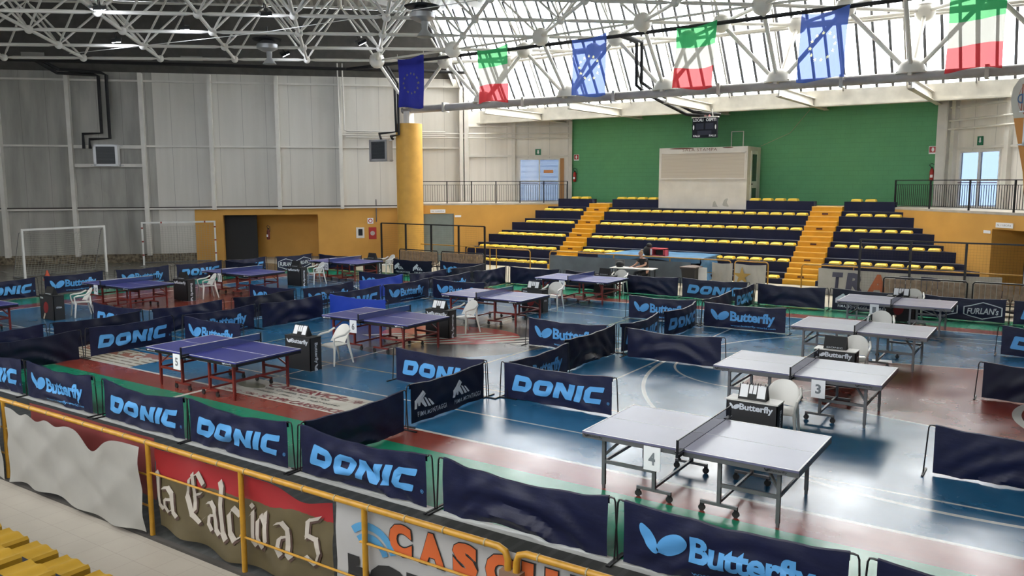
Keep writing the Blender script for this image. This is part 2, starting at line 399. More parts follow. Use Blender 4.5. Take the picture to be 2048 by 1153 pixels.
# ------------------------------------------------------------------ hall shell
R2 = math.sqrt(2)
class WF:               # wall frame: local x runs from P to Q, local y points into the hall, z up
    def __init__(s, P, Q):
        s.P = Vector((*P, 0)); d = Vector((*Q, 0))-s.P; s.L = d.length; s.a = math.atan2(d.y, d.x)
    def put(s, o): o.location = s.P; o.rotation_euler = (0, 0, s.a); return o
    def at(s, x, y, z): return s.P+Vector((math.cos(s.a)*x-math.sin(s.a)*y, math.sin(s.a)*x+math.cos(s.a)*y, z))
def panel_mat(name, c1, c2, seam=1.13, dirt=.12, green=0):
    m, g = pmat(name, .55)
    n = g.noise(1.6, (1.6, 1, .12), 6); n2 = g.noise(.35, (1, 1, 1), 3)
    c = g.mix(g.op('ADD', .55, g.op('MULTIPLY', g.op('SUBTRACT', n, .35), 1.1)), c2, c1)
    if green: c = g.mix(g.mul(g.op('GREATER_THAN', g.x, 15.5), g.op('MULTIPLY', g.noise(.9, (1.5, 1, .25), 5), 1.1)), c, (.13, .13, .115))
    c = g.mix(g.op('MULTIPLY', g.lt(.62, n2), dirt), c, c2)
    c = g.mix(g.mul(g.lt(g.op('FRACT', g.op('DIVIDE', g.x, seam)), .014), .55), c, (.10, .095, .09)); g.col(c)
    return m
wallp = panel_mat('pale_wall_panels', (.66, .63, .575), (.50, .475, .42), green=1)
wallw = panel_mat('white_wing_panels', (.80, .76, .70), (.58, .54, .47))
masonry = mat('bare_masonry', (.26, .21, .14), .9, noise=.6, nscale=7, col2=(.06, .045, .03))
pipe_w = mat('white_pipe', (.58, .56, .52), .4)
pipe_b = mat('black_foam_pipe', (.015, .014, .015), .8)
LW = WF((-26.8, 35.5), (-45.3, 17)); sL = lambda u: (-26.8-u)*R2
WW = WF((-22.03, 38.4), (-26.8, 35.5)); GW = WF((-4.3, 38.4), (-22.03, 38.4))
RW = WF((1.5, 32.6), (-4.3, 38.4)); LY = WF((-21.2, 36.9), (-26.9, 31.2)); RY = WF((3.0, 27.6), (-6.0, 36.6))
# left facet wall
b = MB(); s0 = sL(-36.56); a0, a1 = sL(-32.29), sL(-35.61)
b.box(0, LW.L, -.2, 0, 2.70, 9.6); b.box(s0, LW.L, -.2, 0, .42, 2.70)
LW.put(S(b.build('wall_left', wallp)))
LW.put(S(MB().box(s0, LW.L, -.2, .04, 0, .42).build('wall_left', masonry)))
b = MB(); b.box(0, a0, -.2, .05, 0, 2.66); b.box(a1, s0, -.2, .05, 0, 2.66); b.box(a0, a1, -.2, .05, 2.31, 2.66)
b.box(a0-.1, a1+.1, -1.8, -1.7, 0, 2.5); b.box(a0-.1, a0, -1.8, -.2, 0, 2.5); b.box(a1, a1+.1, -1.8, -.2, 0, 2.5); b.box(a0-.1, a1+.1, -1.8, -.2, 2.4, 2.5)
LW.put(S(b.build('wall_left', ochre)))
LW.put(S(MB().box(a1-1.6, a1-.01, -.5, -.42, 0, 2.3).build('door_1', blkm)))
b = MB()
for u in (-44.9, -42.67, -40.45, -38.11, -35.86, -33.6, -31.4, -28.9, -27.0):
    s = sL(u); z0 = 2.6 if s < s0 else .35; b.box(s-.09, s+.09, .0, .34, z0, 9.25)
b.box(-.1, .12, 0, .3, 2.9, 9.2)
LW.put(S(b.build('trim_2', steelw)))
b = MB(); b.box(0, LW.L, .0, .10, 5.70, 5.79); b.box(0, LW.L, 0, .12, 8.84, 8.93); b.box(0, LW.L, .05, .16, 2.62, 2.70)
LW.put(S(b.build('trim_3', steelw)))
LW.put(S(MB().box(0, LW.L, .05, .14, 2.70, 2.76).build('trim_4', mat('dark_gap', (.06, .05, .045), .8))))
b = MB()
for z in (4.72, 5.62): b.box(sL(-38.11)-.0, sL(-40.45), .0, .14, z, z+.16)
LW.put(S(b.build('trim_5', steelw)))
b = MB()
for z in (6.47, 6.25): b.tube([(0, .25, z), (sL(-31.2), .25, z)], .035)
LW.put(S(b.build('trim_6', pipe_w, smooth=True)))
# rest of the shell that only shows from other viewpoints
for nm, P, Q in (('wall_left', (-45.3, 17), (-26.8, -1.5)), ('wall_right', (-.7, -1.5), (17.8, 17)), ('wall_right', (17.8, 17), (-.7, 35.5))):
    w = WF(P, Q); w.put(S(MB().box(0, w.L, -.2, 0, 0, 9.6).build(nm, wallp)))
S(MB().box(-30, 3, -4.6, -4.4, 0, 3.2).box(-30, -18, -4.6, -4.4, 3.2, 7.7).box(-.5, 3, -4.6, -4.4, 3.2, 7.7).build('wall_front', wallp))
# white wing walls with glazed exit doors
def wing(w, d0, d1, zt, nm, ztop):
    b = MB(); b.box(0, d0, -.15, 0, 2.7, ztop); b.box(d1, w.L+.02, -.15, 0, 2.7, ztop); b.box(d0, d1, -.15, 0, zt, ztop); w.put(S(b.build(nm, wallw)))
wing(WW, .6, 2.76, 5.19, 'wall_back', 7.6); wing(RW, 5.32, 7.49, 5.13, 'wall_right', 7.6)
wood = mat('orange_wood', (.45, .22, .08), .6)
outg = bpy.data.materials.new('tinted_glass'); outg.use_nodes = True; nt = outg.node_tree; nt.nodes.clear()
o_ = nt.nodes.new('ShaderNodeOutputMaterial'); t_ = nt.nodes.new('ShaderNodeBsdfTransparent'); gl = nt.nodes.new('ShaderNodeBsdfGlossy'); mx = nt.nodes.new('ShaderNodeMixShader')
t_.inputs[0].default_value = (.19, .215, .26, 1); gl.inputs[1].default_value = .05; mx.inputs[0].default_value = .05
nt.links.new(t_.outputs[0], mx.inputs[1]); nt.links.new(gl.outputs[0], mx.inputs[2]); nt.links.new(mx.outputs[0], o_.inputs[0])
outg2 = outg.copy(); outg2.name = 'fill_window_glass'; [n for n in outg2.node_tree.nodes if n.type == 'BSDF_TRANSPARENT'][0].inputs[0].default_value = (.15, .155, .16, 1)  # glass of the added near-wall window, dark to limit its fill light
def exit_door(w, d0, d1, zt, nm, jamb):
    b = MB(); f = .07; zb = 2.9; mid = (d0+d1)/2
    for x in (d0, mid-f/2, d1-f): b.box(x, x+f, -.1, .03, zb, zt)
    for z in (zb, zt-f, 3.95): b.box(d0, d1, -.08, .02, z, z+f)
    fr = w.put(S(b.build(nm, white)))
    MB().box(d0+f, mid-f/2, -.05, -.04, zb+f, zt-f).box(mid+f/2, d1-f, -.05, -.04, zb+f, zt-f).build('window_pane', outg, fr)
    b = MB()
    for x0, x1 in ((d0+.1, mid-.08), (mid+.08, d1-.1)): b.tube([(x0, .02, 3.88), (x0, .09, 3.88), (x1, .09, 3.88), (x1, .02, 3.88)], .018)
    b.build('push_bar', mat('dark_red_bar', (.10, .02, .03), .4), fr)
    if jamb: MB().box(d0-.22, d0-.01, 0, .05, zb, zt).build('door_jamb', wood, fr)
    return fr
dA = exit_door(WW, .6, 2.76, 5.19, 'door_2', True); dB = exit_door(RW, 5.32, 7.49, 5.13, 'door_3', False)
MB().box(.95, 1.45, -.035, -.03, 4.42, 4.58).build('door_sticker', mat('orange_sticker', (.75, .30, .10), .6), dA)
b = MB()
for x in (0.05, 3.05, 5.5): b.box(x-.09, x+.09, 0, .2, 2.9, 7.1)
b.box(0, 5.5, 0, .1, 5.27, 5.36); b.box(0, 5.5, 0, .12, 6.83, 6.9)
for z in (6.47, 6.25): b.tube([(0, .25, z), (5.5, .25, z)], .035)
WW.put(S(b.build('trim_7', steelw)))
b = MB()
for x in (8.15, 7.75, 4.9, 1.5): b.box(x-.1, x+.1, 0, .2, 2.9, 7.2)
b.box(0, 8, 0, .1, 5.2, 5.28); b.box(0, 8.1, 0, .12, 6.85, 6.92)
for z in (6.36, 6.02): b.tube([(0, .25, z), (7.9, .25, z)], .04)
RW.put(S(b.build('trim_8', steelw)))
# green block wall
m, g = pmat('green_block_wall', .7)
row = g.op('FLOOR', g.op('DIVIDE', g.z, .2)); off = g.op('MULTIPLY', g.op('FRACT', g.op('MULTIPLY', row, .5)), .4)
jx = g.op('FRACT', g.op('DIVIDE', g.op('ADD', g.x, off), .4)); jz = g.op('FRACT', g.op('DIVIDE', g.z, .2))
gr = g.mx(g.lt(jx, .02), g.lt(jz, .045)); g.col(g.mix(g.mul(gr, .6), g.mix(g.noise(2), (.095, .31, .14), (.125, .39, .18)), (.07, .22, .10)))
GW.put(S(MB().box(0, GW.L, -.2, 0, 2.6, 7.6).build('wall_back', m)))
S(MB().box(-4.72, -4.3, 38.2, 38.5, 2.9, 7.3).box(-22.15, -21.98, 38.25, 38.5, 2.9, 7.3).build('trim_9', steelw))
# upper walkway slabs
cream = mat('pale_concrete', (.50, .46, .40), .7, noise=.2)
S(MB().prism([(-26.9, 31.2, 2.8), (-21.2, 36.9, 2.8), (-21.2, 38.7, 2.8), (-22.1, 38.5, 2.8), (-27, 35.5, 2.8), (-29.2, 33.3, 2.8)], (0, 0, .1)).build('floor', cream))
S(MB().prism([(-6, 36.6, 2.8), (3, 27.6, 2.8), (4.6, 29.6, 2.8), (-4.3, 38.5, 2.8), (-6, 38.5, 2.8)], (0, 0, .1)).build('floor', cream))
S(MB().box(-21.2, -6, 36.9, 38.5, 2.75, 2.9).build('floor', cream))
# ochre walls under the walkways
y0, y1 = 6.0, 7.64
b = MB(); b.box(0, y0, -.2, 0, 0, 2.82); b.box(y1, LY.L+.3, -.2, 0, 0, 2.82); b.box(y0, y1, -.2, 0, 2.39, 2.82); b.box(LY.L+.1, LY.L+.3, -3, 0, 0, 2.82); LY.put(S(b.build('wall_back', ochre)))
LY.put(S(MB().box(y0, y1, -.12, -.04, 0, 2.39).build('door_4', mat('grey_green_door', (.20, .24, .23), .5, noise=.1))))
x0 = (3+1.17)*R2-.9; x1 = (3+2.14)*R2
b = MB(); b.box(x1, RY.L+.05, -.2, 0, 0, 2.82); b.box(0, x0-1.5, -.2, 0, 0, 2.82); b.box(x0-1.5, x1, -.2, 0, 2.31, 2.82)
b.box(x1, x1+.1, -1.5, -.2, 0, 2.6); b.box(x0-1.6, x1+.1, -1.6, -1.5, 0, 2.6); b.box(x0-1.6, x0-1.5, -1.5, -.2, 0, 2.6); b.box(x0-1.6, x1+.1, -1.5, -.2, 2.5, 2.6)
RY.put(S(b.build('wall_right', ochre)))
RY.put(S(MB().box(x0-1.5, x1-.3, -1.3, -1.25, 0, 2.5).build('door_5', mat('dark_green_door', (.025, .05, .04), .5))))
# ceiling: canopy soffit, fascia, glazing, steep eaves, corrugated deck
S(MB().prism([(-27.4, 36.1, 7.2), (-.2, 36.1, 7.2), (3.8, 32.2, 7.2), (3.8, 39, 7.2), (-27.4, 39, 7.2)], (0, 0, .08)).build('ceiling', mat('cream_soffit', (.50, .47, .41), .7, noise=.15)))
S(MB().box(-27.3, -.2, 35.9, 36.1, 7.05, 7.66).box(-27.3, -.2, 35.8, 36.15, 7.0, 7.06).build('trim_10', mat('cream_fascia', (.60, .57, .50), .6, noise=.2, nscale=2)))
b = MB()
for u in (-4.7, -9.12, -13.54, -17.96, -22.38):
    b.box(u-.02, u+.02, 31.1, 38.3, 7.06, 7.36); b.box(u-.11, u+.11, 31.1, 38.3, 7.34, 7.37); b.box(u-.11, u+.11, 31.1, 38.3, 7.03, 7.06)
S(b.build('trim_11', mat('cream_beam', (.62, .59, .52), .55, noise=.1)))
pol = bpy.data.materials.new('translucent_sheet'); pol.use_nodes = True; nt = pol.node_tree; nt.nodes.clear()
o_ = nt.nodes.new('ShaderNodeOutputMaterial'); t_ = nt.nodes.new('ShaderNodeBsdfTransparent'); d_ = nt.nodes.new('ShaderNodeBsdfDiffuse'); mx = nt.nodes.new('ShaderNodeMixShader')
nz = nt.nodes.new('ShaderNodeTexNoise'); nz.inputs['Scale'].default_value = .5; rp = nt.nodes.new('ShaderNodeValToRGB')
rp.color_ramp.elements[0].color = (.72, .76, .82, 1); rp.color_ramp.elements[1].color = (.86, .86, .84, 1); rp.color_ramp.elements[0].position = .3; rp.color_ramp.elements[1].position = .5
tcn = nt.nodes.new('ShaderNodeTexCoord'); nt.links.new(tcn.outputs['Object'], nz.inputs[0]); nt.links.new(nz.outputs[0], rp.inputs[0]); nt.links.new(rp.outputs[0], t_.inputs[0])
d_.inputs[0].default_value = (.75, .75, .73, 1); mx.inputs[0].default_value = .12
nt.links.new(t_.outputs[0], mx.inputs[1]); nt.links.new(d_.outputs[0], mx.inputs[2]); nt.links.new(mx.outputs[0], o_.inputs[0])
pol2 = pol.copy(); pol2.name = 'dimmed_translucent_sheet'  # sheet copy for the unseen near glazing, darkened to weaken its fill light
_rp = [n for n in pol2.node_tree.nodes if n.type == 'VALTORGB'][0]; _rp.color_ramp.elements[0].color = (.24, .25, .27, 1); _rp.color_ramp.elements[1].color = (.34, .34, .34, 1)
def glazing(nm, yb, yt):
    o = S(MB().quad((-27.3, yb, 7.66), (-.2, yb, 7.66), (-.2, yt, 12.3), (-27.3, yt, 12.3)).build(nm, pol if yb > 0 else pol2))
    b = MB(); n = int(27.1/.585)
    for i in range(n+1):
        x = -27.3+i*27.1/n; b.bar((x, yb, 7.66), (x, yt, 12.3), .10, .08)
    b.build('glazing_bar', mat('grey_glazing_bar', (.10, .10, .11), .6), o)
    b = MB()
    for t in (.52,): b.tube([(-27.3, yb+(yt-yb)*t+(.18 if yb < 0 else -.18), 7.66+4.64*t-.1), (-.2, yb+(yt-yb)*t+(.18 if yb < 0 else -.18), 7.66+4.64*t-.1)], .07)
    for i in range(12): x = -26.8+i*2.36; b.bar((x, yb-.1, 7.6), (x, yt-.1, 12.15), .06, .12)
    b.build('purlin', mat('pale_purlin', (.42, .40, .37), .5), o)
    return o
glazing('window_1', 36.0, 32.85)
glazing('window_2', -2.0, 1.15)
w3 = S(MB().quad((-18, -4.5, 3.2), (-.5, -4.5, 3.2), (-.5, -4.5, 7.6), (-18, -4.5, 7.6)).build('added_fill_window', outg2)); b = MB()  # unseen window band, added as fill light for surfaces facing the camera
for i in range(13): b.box(-18+i*1.455, -17.94+i*1.455, -4.53, -4.45, 3.2, 7.6)
b.build('added_window_frame', steelw, w3)
S(MB().box(-30, 3, -4.4, -2, 7.6, 7.7).build('ceiling', cream))
dark = mat('dark_eaves_sheet', (.10, .095, .088), .8, noise=.2)
def slope(P, Q, R, T): S(MB().quad(P, Q, R, T).build('ceiling', dark))
slope((-26.8, 35.5, 9.3), (-45.3, 17, 9.3), (-43.2, 17, 12.35), (-27.2, 33, 12.35))
slope((-45.3, 17, 9.3), (-26.8, -1.5, 9.3), (-27.2, 1, 12.35), (-43.2, 17, 12.35))
slope((-.7, -1.5, 9.3), (17.8, 17, 9.3), (15.7, 17, 12.35), (-.3, 1, 12.35))
slope((17.8, 17, 9.3), (-.7, 35.5, 9.3), (-.3, 33, 12.35), (15.7, 17, 12.35))
for x in (-27.3, -.2):
    for sg, yb, yt in ((1, 36.1, 32.85), (-1, -2.1, 1.15)): S(MB().prism([(x, yb, 7.0), (x, yt, 7.9), (x, yt, 12.35), (x, yb, 7.7)] if 0 else [(x, yb, 7.0), (x, yb-1.1*sg, 9.0), (x, yt, 12.35), (x, yb, 7.7)], (.06, 0, 0)).build('wall_back', wallp))
m, g = pmat('corrugated_deck', .6)
w = g.op('SINE', g.op('MULTIPLY', g.op('ADD', g.x, g.y), 14)); g.col(g.mix(g.op('GREATER_THAN', w, .2), (.20, .19, .17), (.36, .34, .31)))
S(MB().prism([(-27.4, 33, 12.36), (-43.4, 17, 12.36), (-27.4, 1, 12.36), (-.1, 1, 12.36), (15.9, 17, 12.36), (-.1, 33, 12.36)], (0, 0, .1)).build('ceiling', m))
b = MB()
for k in range(9): c = -20+k*10; b.bar((max(-43, -43+k*2), 0, 0) if 0 else (-27.0+k*3.3, 1.2, 12.2), (-27.0+k*3.3, 32.8, 12.2), .14, .25)
S(b.build('trim_12', mat('grey_purlin', (.30, .28, .26), .6)))
# exterior seen through the exit doors
def outside(w, nm):
    m, g = pmat('shuttered_facade', .7); g.col(g.mix(g.lt(g.op('FRACT', g.op('DIVIDE', g.z, .35)), .3), (.75, .78, .82), (.50, .56, .66)))
    o = MB().box(-4, w.L+6, -9.2, -9, -1, 8).build('neighbouring_building', m); w.put(o); tag(o, 'striped grey building seen outside through the %s exit door' % nm, 'building')
    o = MB().box(-4, w.L+6, -9, -.2, 2.6, 2.75).build('terrace', cream); w.put(S(o))
outside(RW, 'right'); outside(WW, 'left')

# ------------------------------------------------------------------ far stand
def stand():
    root = thing('grandstand', 'dark blue stepped concrete stand with two yellow stairs below the green wall', 'grandstand', (-13.75, 32.2, 0))
    I = Matrix.Translation((13.75, -32.2, 0))
    for k in range(6):
        vf = 32.2+.85*k; zt = .19+.582*k
        for sec in range(3):
            b = MB()
            for y0, y1, z, mi in ((vf, vf+.47, zt, 0), (vf+.47, vf+.86, zt+.19, 1)):
                if k == 5 and mi: continue
                e0, e1 = ((y0-58.1, -19.7), (-18.58, -9.03), (-7.8, 30.6-y0))[sec]
                segs = [(e0, e1)] if not (k == 5 and sec == 1) else [(e0, -16.17), (-11.93, e1)]
                for p, q in segs:
                    b.mi = 0; b.box(p, q, y0, y1+.02, 0, z, I); b.mi = 1; b.box(p, q, y0-.005, y1-.1 if mi else y0+.03, z, z+.006, I)
            b.build('tier', [stand_d, stand_g], root)
    for u0, u1 in ((-19.7, -18.58), (-9.03, -7.8)):
        b = MB()
        for i in range(15):
            v = 32.2+.283*i; z = .193*(i+1); b.mi = 0; b.box(u0, u1, v, 36.6, z-.193, z, I); b.mi = 1; b.box(u0, u1, v-.01, v+.02, z-.03, z+.004, I)
        s = b.build('stair', [step_y, mat('pale_yellow_nosing', (.78, .50, .12), .5)], root)
        b = MB()
        for i in (1, 4, 7, 10, 13):
            v = 32.2+.283*i; z = .193*(i+.5); b.box((u0+u1)/2-.12, (u0+u1)/2+.12, v-.02, v+.01, z-.04, z+.03, I)
        b.build('step_vent', mat('brown_vent', (.08, .02, .01), .6), s)  # brown vent plates in the stair risers, not lamps
stand()
def seat_mesh(wavy):
    b = MB(); Wd, D, Hh = .42, .36, .10
    def top(s, t):
        x = (s-.5)*Wd; y = t*D; e = min(s, 1-s)*2
        z = Hh+.012*math.cos((s-.5)*4*PI)*(.4+.6*t)-(.05*max(0, 1-t*6)**2)
        if not wavy: z = Hh+.006*math.sin(s*PI)-(.05*max(0, 1-t*5)**2)-(.035*max(0, 1-e/.22)**2)
        if wavy: y += .02*math.cos((s-.5)*4*PI)*(t**3); z = Hh+.012*math.cos((s-.5)*4*PI)
        if e < .12: z -= .03*(1-e/.12)**2
        return Vector((x, y, z))
    b.grid(top, 14, 8)
    for t in (0, 1): b.grid(lambda s, h: Vector((top(s, t).x, top(s, t).y, top(s, t).z*(1-h))), 14, 1)
    for s_ in (0, 1): b.grid(lambda t, h: Vector((top(s_, t).x, top(s_, t).y, top(s_, t).z*(1-h))), 8, 1)
    return b.mesh('seat', True)
SEAT = seat_mesh(False); SEAT.materials.append(seat_y)
ORD = ['first', 'second', 'third', 'fourth', 'fifth', 'sixth', 'seventh', 'eighth', 'ninth', 'tenth', 'eleventh', 'twelfth', 'thirteenth', 'fourteenth', 'fifteenth', 'sixteenth', 'seventeenth']
ROWN = {5: 'top', 4: 'second', 3: 'third', 2: 'fourth', 1: 'fifth', 0: 'bottom'}
def seats(k, xs, block, grp, extra=''):
    for i, x in enumerate(xs):
        o = link('stadium_seat', SEAT, None, None, (x, 32.2+.85*k+.03, .19+.582*k+.006))
        tag(o, 'yellow seat, %s from left, %s row, %s block%s' % (ORD[i], ROWN[k], block, extra), 'seat', 'yellow seats of the %s block of the far stand' % grp)
for k, n in ((5, 2), (4, 4), (3, 5), (2, 7), (1, 8), (0, 9)): seats(k, [-20.15-.55*(n-1-i) for i in range(n)], 'far-left', 'left')
for k in (4, 3, 2, 1): seats(k, [-18.15+.552*i for i in range(17)], 'middle', 'middle')
seats(5, [-18.15+.552*i for i in range(4)], 'middle', 'middle', ', left of the cabin'); seats(5, [-11.6+.552*i for i in range(4)], 'middle', 'middle', ', right of the cabin')
seats(0, [-10.0, -9.45], 'middle', 'middle', ', right end')
for k, n in ((5, 2), (4, 4), (3, 5), (2, 7), (1, 8)): seats(k, [-7.35+.552*i for i in range(n)], 'far-right', 'right')

# ------------------------------------------------------------------ press cabin
cab = thing('press_cabin', 'white press cabin with closed shutter built into the far stand', 'cabin', (-14.05, 36.45, 2.71))
cw = mat('cabin_white', (.66, .62, .56), .6, noise=.12, nscale=1.5)
b = MB(); b.box(-2.1, 2.1, 0, 1.85, 0, 2.79); cb = b.build('cabin_body', cw, cab)
sh, g = pmat('beige_roller_shutter', .6); g.col(g.mix(g.lt(g.op('FRACT', g.op('DIVIDE', g.z, .055)), .18), (.50, .44, .36), (.36, .31, .25)))
b = MB(); b.box(-1.98, 1.98, -.012, -.004, 1.4, 2.52); b.build('roller_shutter', sh, cab)
b = MB()
b.box(-2.04, -1.98, -.03, 0, 1.36, 2.58); b.box(1.98, 2.04, -.03, 0, 1.36, 2.58); b.box(-2.04, 2.04, -.03, 0, 2.52, 2.58); b.box(-2.04, 2.04, -.04, 0, 1.34, 1.4); b.build('shutter_frame', cw, cab)
rust = mat('rust_brown', (.14, .05, .03), .8)
bm = text2d('SALA STAMPA', -.95, 2.62, 1.65, .13, -.005, 0, None, 1.1); link('lettering', flat_mesh(bm, frame_M((0, -.004, 0), (1, 0, 0), (0, 0, 1))), rust, cb)
bm = to_bm(curve2d([ell(-1.0, 2.75, .6, .03, 0), ell(1.2, 2.75, .25, .025, 0)])); link('rust_stain', flat_mesh(bm, frame_M((0, -.003, 0), (1, 0, 0), (0, 0, 1))), rust, cb)
bm = to_bm(curve2d([[(.55, .1), (.8, .1), (.66, .38), (.58, .3)], rnd([(1.0, .15), (1.35, .1), (1.2, .3), (1.3, .5), (1.1, .45)], .1)])); link('paint_patch', flat_mesh(bm, frame_M((0, -.003, 0), (1, 0, 0), (0, 0, 1))), mat('bare_grey_patch', (.40, .38, .33), .8), cb)
d = MB().box(2.1, 2.13, .45, 1.35, .15, 2.6).build('cabin_door', white, cab)
MB().box(2.131, 2.137, .6, 1.2, 1.25, 2.45).box(2.131, 2.137, .6, 1.2, .35, .95).build('window_pane', mat('dark_glass', (.05, .06, .055), .15), d)
MB().box(2.13, 2.2, .5, .56, 1.1, 1.14).build('door_handle', blk, d)
b = MB(); b.tube([(1.0, 1.0, 2.79), (1.0, 1.0, 3.5), (1.55, 1.0, 3.5), (1.55, 1.0, 2.79)], .025)
b.build('roof_hoop', pipe_w, cab)

# ------------------------------------------------------------------ yellow column, railings, wall fittings
col = thing('round_column', 'thick round ochre column with a fan heater fixed beside it', 'column', (-26.85, 31, 0))
b = MB(); b.lathe([(.64, 0), (.64, 6.75)], (0, 0, 0), 40); b.build('shaft', mat('ochre_column', (.70, .38, .07), .6, noise=.1), col, True)
MB().box(-.18, .18, -.18, .18, 6.75, 7.35).box(-.3, .3, -.3, .3, 6.75, 6.79).build('bearing_post', white, col)
def railing(w, s0, s1, label, zb=2.9, h=1.08, step=1.25):
    r = thing('balcony_railing', label, 'railing', w.at(s0, -.06, zb), w.a); L = s1-s0
    b = MB(); b.bar((0, 0, h), (L, 0, h), .045, .03); b.bar((0, 0, h-.17), (L, 0, h-.17), .02); b.bar((0, 0, .1), (L, 0, .1), .02); b.build('rail', blk, r)
    n = max(1, round(L/step))
    for i in range(n+1): MB().box(i*L/n-.025, i*L/n+.025, -.025, .025, 0, h).build('railing_post', blk, r)
    b = MB(); k = int(L/.115)
    for i in range(k): x = (i+.5)*L/k; b.box(x-.008, x+.008, -.008, .008, .1, h-.17)
    b.build('baluster', blk, r)['kind'] = 'stuff'
railing(LY, .15, LY.L-.5, 'black steel railing on the left upper walkway above the ochre wall')
railing(RY, .3, RY.L-.1, 'black steel railing on the right upper walkway above the ochre wall', step=2.0)
def exting(w, s, z, label, red=redp):
    o = thing('fire_extinguisher', label, 'fire extinguisher', w.at(s, .1, z))
    MB().lathe([(.06, 0), (.08, .03), (.08, .42), (.05, .5), (.02, .53)], (0, 0, 0), 14).build('cylinder', red, o, True)
    b = MB(); b.tube([(0, 0, .52), (-.1, 0, .66), (-.02, 0, .72), (.12, 0, .66), (.13, 0, .4)], .014); b.build('hose', blk, o); MB().box(-.03, .03, -.03, .03, .52, .58).build('valve', blk, o)
    MB().box(-.05, .05, -.085, -.07, .14, .26).build('label_plate', paper, o)
exting(GW, 17.45, 3.95, 'red fire extinguisher on the left edge of the green wall'); exting(GW, .52, 3.95, 'red fire extinguisher on the right edge of the green wall')
exting(LW, sL(-34.06), 1.05, 'small dark fire extinguisher inside the brown alcove', mat('dim_red', (.16, .03, .02), .5))
def plate(w, s, z, wd, hg, m, name, label, cat, y=.02):
    o = MB().box(-wd/2, wd/2, 0, .015, -hg/2, hg/2).build(name, m); o.location = w.at(s, y, z); o.rotation_euler = (0, 0, w.a+PI); o.location = w.at(s, y+.015, z); return tag(o, label, cat)
def sign_art(o, splines, m, y=-.002, name='pictogram'):
    return link(name, flat_mesh(to_bm(curve2d(splines)), frame_M((0, y, 0), (1, 0, 0), (0, 0, 1))), m, o)
box = lambda x0, x1, y0, y1: [(x0, y0), (x1, y0), (x1, y1), (x0, y1)]
for s, side in ((17.40, 'left'), (.54, 'right')):
    o = plate(GW, s, 5.22, .3, .32, paper, 'fire_sign', 'red and white fire sign above the extinguisher at the %s end of the green wall' % side, 'sign')
    sign_art(o, [box(-.13, .13, -.1, .14), ell(0, .02, .05, .09, 0)], redp)
for w, s, z, side in ((WW, 1.75, 5.5, 'left'), (RW, 6.4, 5.5, 'right')):
    o = plate(w, s, z, .3, .34, greenp, 'exit_sign', 'green emergency exit sign above the %s glazed door' % side, 'sign')
    sign_art(o, [box(-.04, .04, -.02, .12), [(-.08, -.01), (0, -.09), (.08, -.01)]], paper)
MB().box(-.16, .16, -.05, .05, .2, .3).build('emergency_lamp', white, None, loc=WW.at(1.75, .05, 5.5)).update_tag()
tag(bpy.data.objects['emergency_lamp'], 'small white emergency lamp box above the left exit sign', 'lamp')
bpy.data.objects['emergency_lamp'].rotation_euler = (0, 0, WW.a)
for w, s, z, side in ((LY, 6.8, 2.52, 'left'), (RY, x1-.55, 2.46, 'right')):
    o = plate(w, s, z, .75, .17, paper, 'door_sign', 'long white door sign above the %s doorway in the ochre wall' % side, 'sign')
    link('lettering', flat_mesh(text2d('N. 1 USCITA', -.3, -.03, .6, .06, 0), frame_M((0, -.002, 0), (1, 0, 0), (0, 0, 1))), blk, o)
for w, s, z, side in ((LY, 5.8, 2.26, 'left'), (RY, x1+.2, 2.2, 'right')):
    plate(w, s, z, .32, .1, paper, 'arrow_sign', 'small white plate beside the %s doorway of the ochre wall' % side, 'sign')
o = plate(LW, sL(-30.78), 1.33, .42, .56, white, 'breaker_box', 'white breaker box with a dark window on the brown wall', 'box', .05); MB().box(-.1, .12, -.012, 0, -.15, .2).build('window_pane', blk, o)
o = plate(LW, sL(-30.33), 1.3, .4, .62, redp, 'hose_cabinet', 'red fire hose cabinet beside the white breaker box', 'cabinet', .05); MB().lathe([(.12, 0), (.12, .02)], (0, 0, 0), 14).build('hose_reel', mat('pale_hose', (.5, .42, .40), .6), o).rotation_euler = (PI/2, 0, 0)
o = plate(LW, sL(-30.4), 1.95, .3, .3, paper, 'fire_sign', 'white and red fire hose sign above the red cabinet', 'sign', .05); sign_art(o, [ell(0, 0, .11, .11, 0), ell(0, 0, .07, .07, 0)], redp)
for s, z in ((sL(-36.3), 9.9), (sL(-41.27), 9.9)):
    o = plate(LW, s, z, 1.0, .22, mat('vent_grey', (.3, .29, .27), .5), 'ventilation_grille', 'pale slatted grille high on the dark eaves of the left wall, %s of the two' % ('right' if z and s < 15 else 'left'), 'vent', .9)
o = MB().tube([LW.at(sL(-30.18), .1, 1.9), LW.at(sL(-30.18), .1, 3.0), LW.at(sL(-30.18), .02, 3.05)], .03).build('wall_conduit', greym); tag(o, 'thin grey conduit rising above the red hose cabinet', 'pipe')
# fan heaters
def heater(name, loc, rz, label):
    h = thing(name, label, 'heater', loc, rz)
    b = MB(); b.box(-.55, .55, 0, .4, 0, 1.05); b.build('housing', mat('heater_white', (.66, .66, .66), .35), h)
    f = MB(); f.box(-.42, .42, -.015, 0, .12, .95); f.build('grille', mat('dark_heater_core', (.03, .033, .037), .5), h)
    b = MB()
    for i in range(14): z = .15+i*.058; b.box(-.42, .42, -.03, -.012, z, z+.008)
    b.build('louvre', mat('louvre_grey', (.10, .11, .12), .4), h)
    b = MB()
    for x0, x1, z0, z1 in ((-.55, .55, 0, .1), (-.55, .55, .95, 1.05), (-.55, -.43, 0, 1.05), (.43, .55, 0, 1.05)): b.box(x0, x1, -.04, 0, z0, z1)
    b.build('frame', alu, h)
    b = MB()
    for z in (.05, 1.0): b.bar((-.75, .2, z), (.75, .2, z), .04)
    b.build('bracket', alu, h); return h
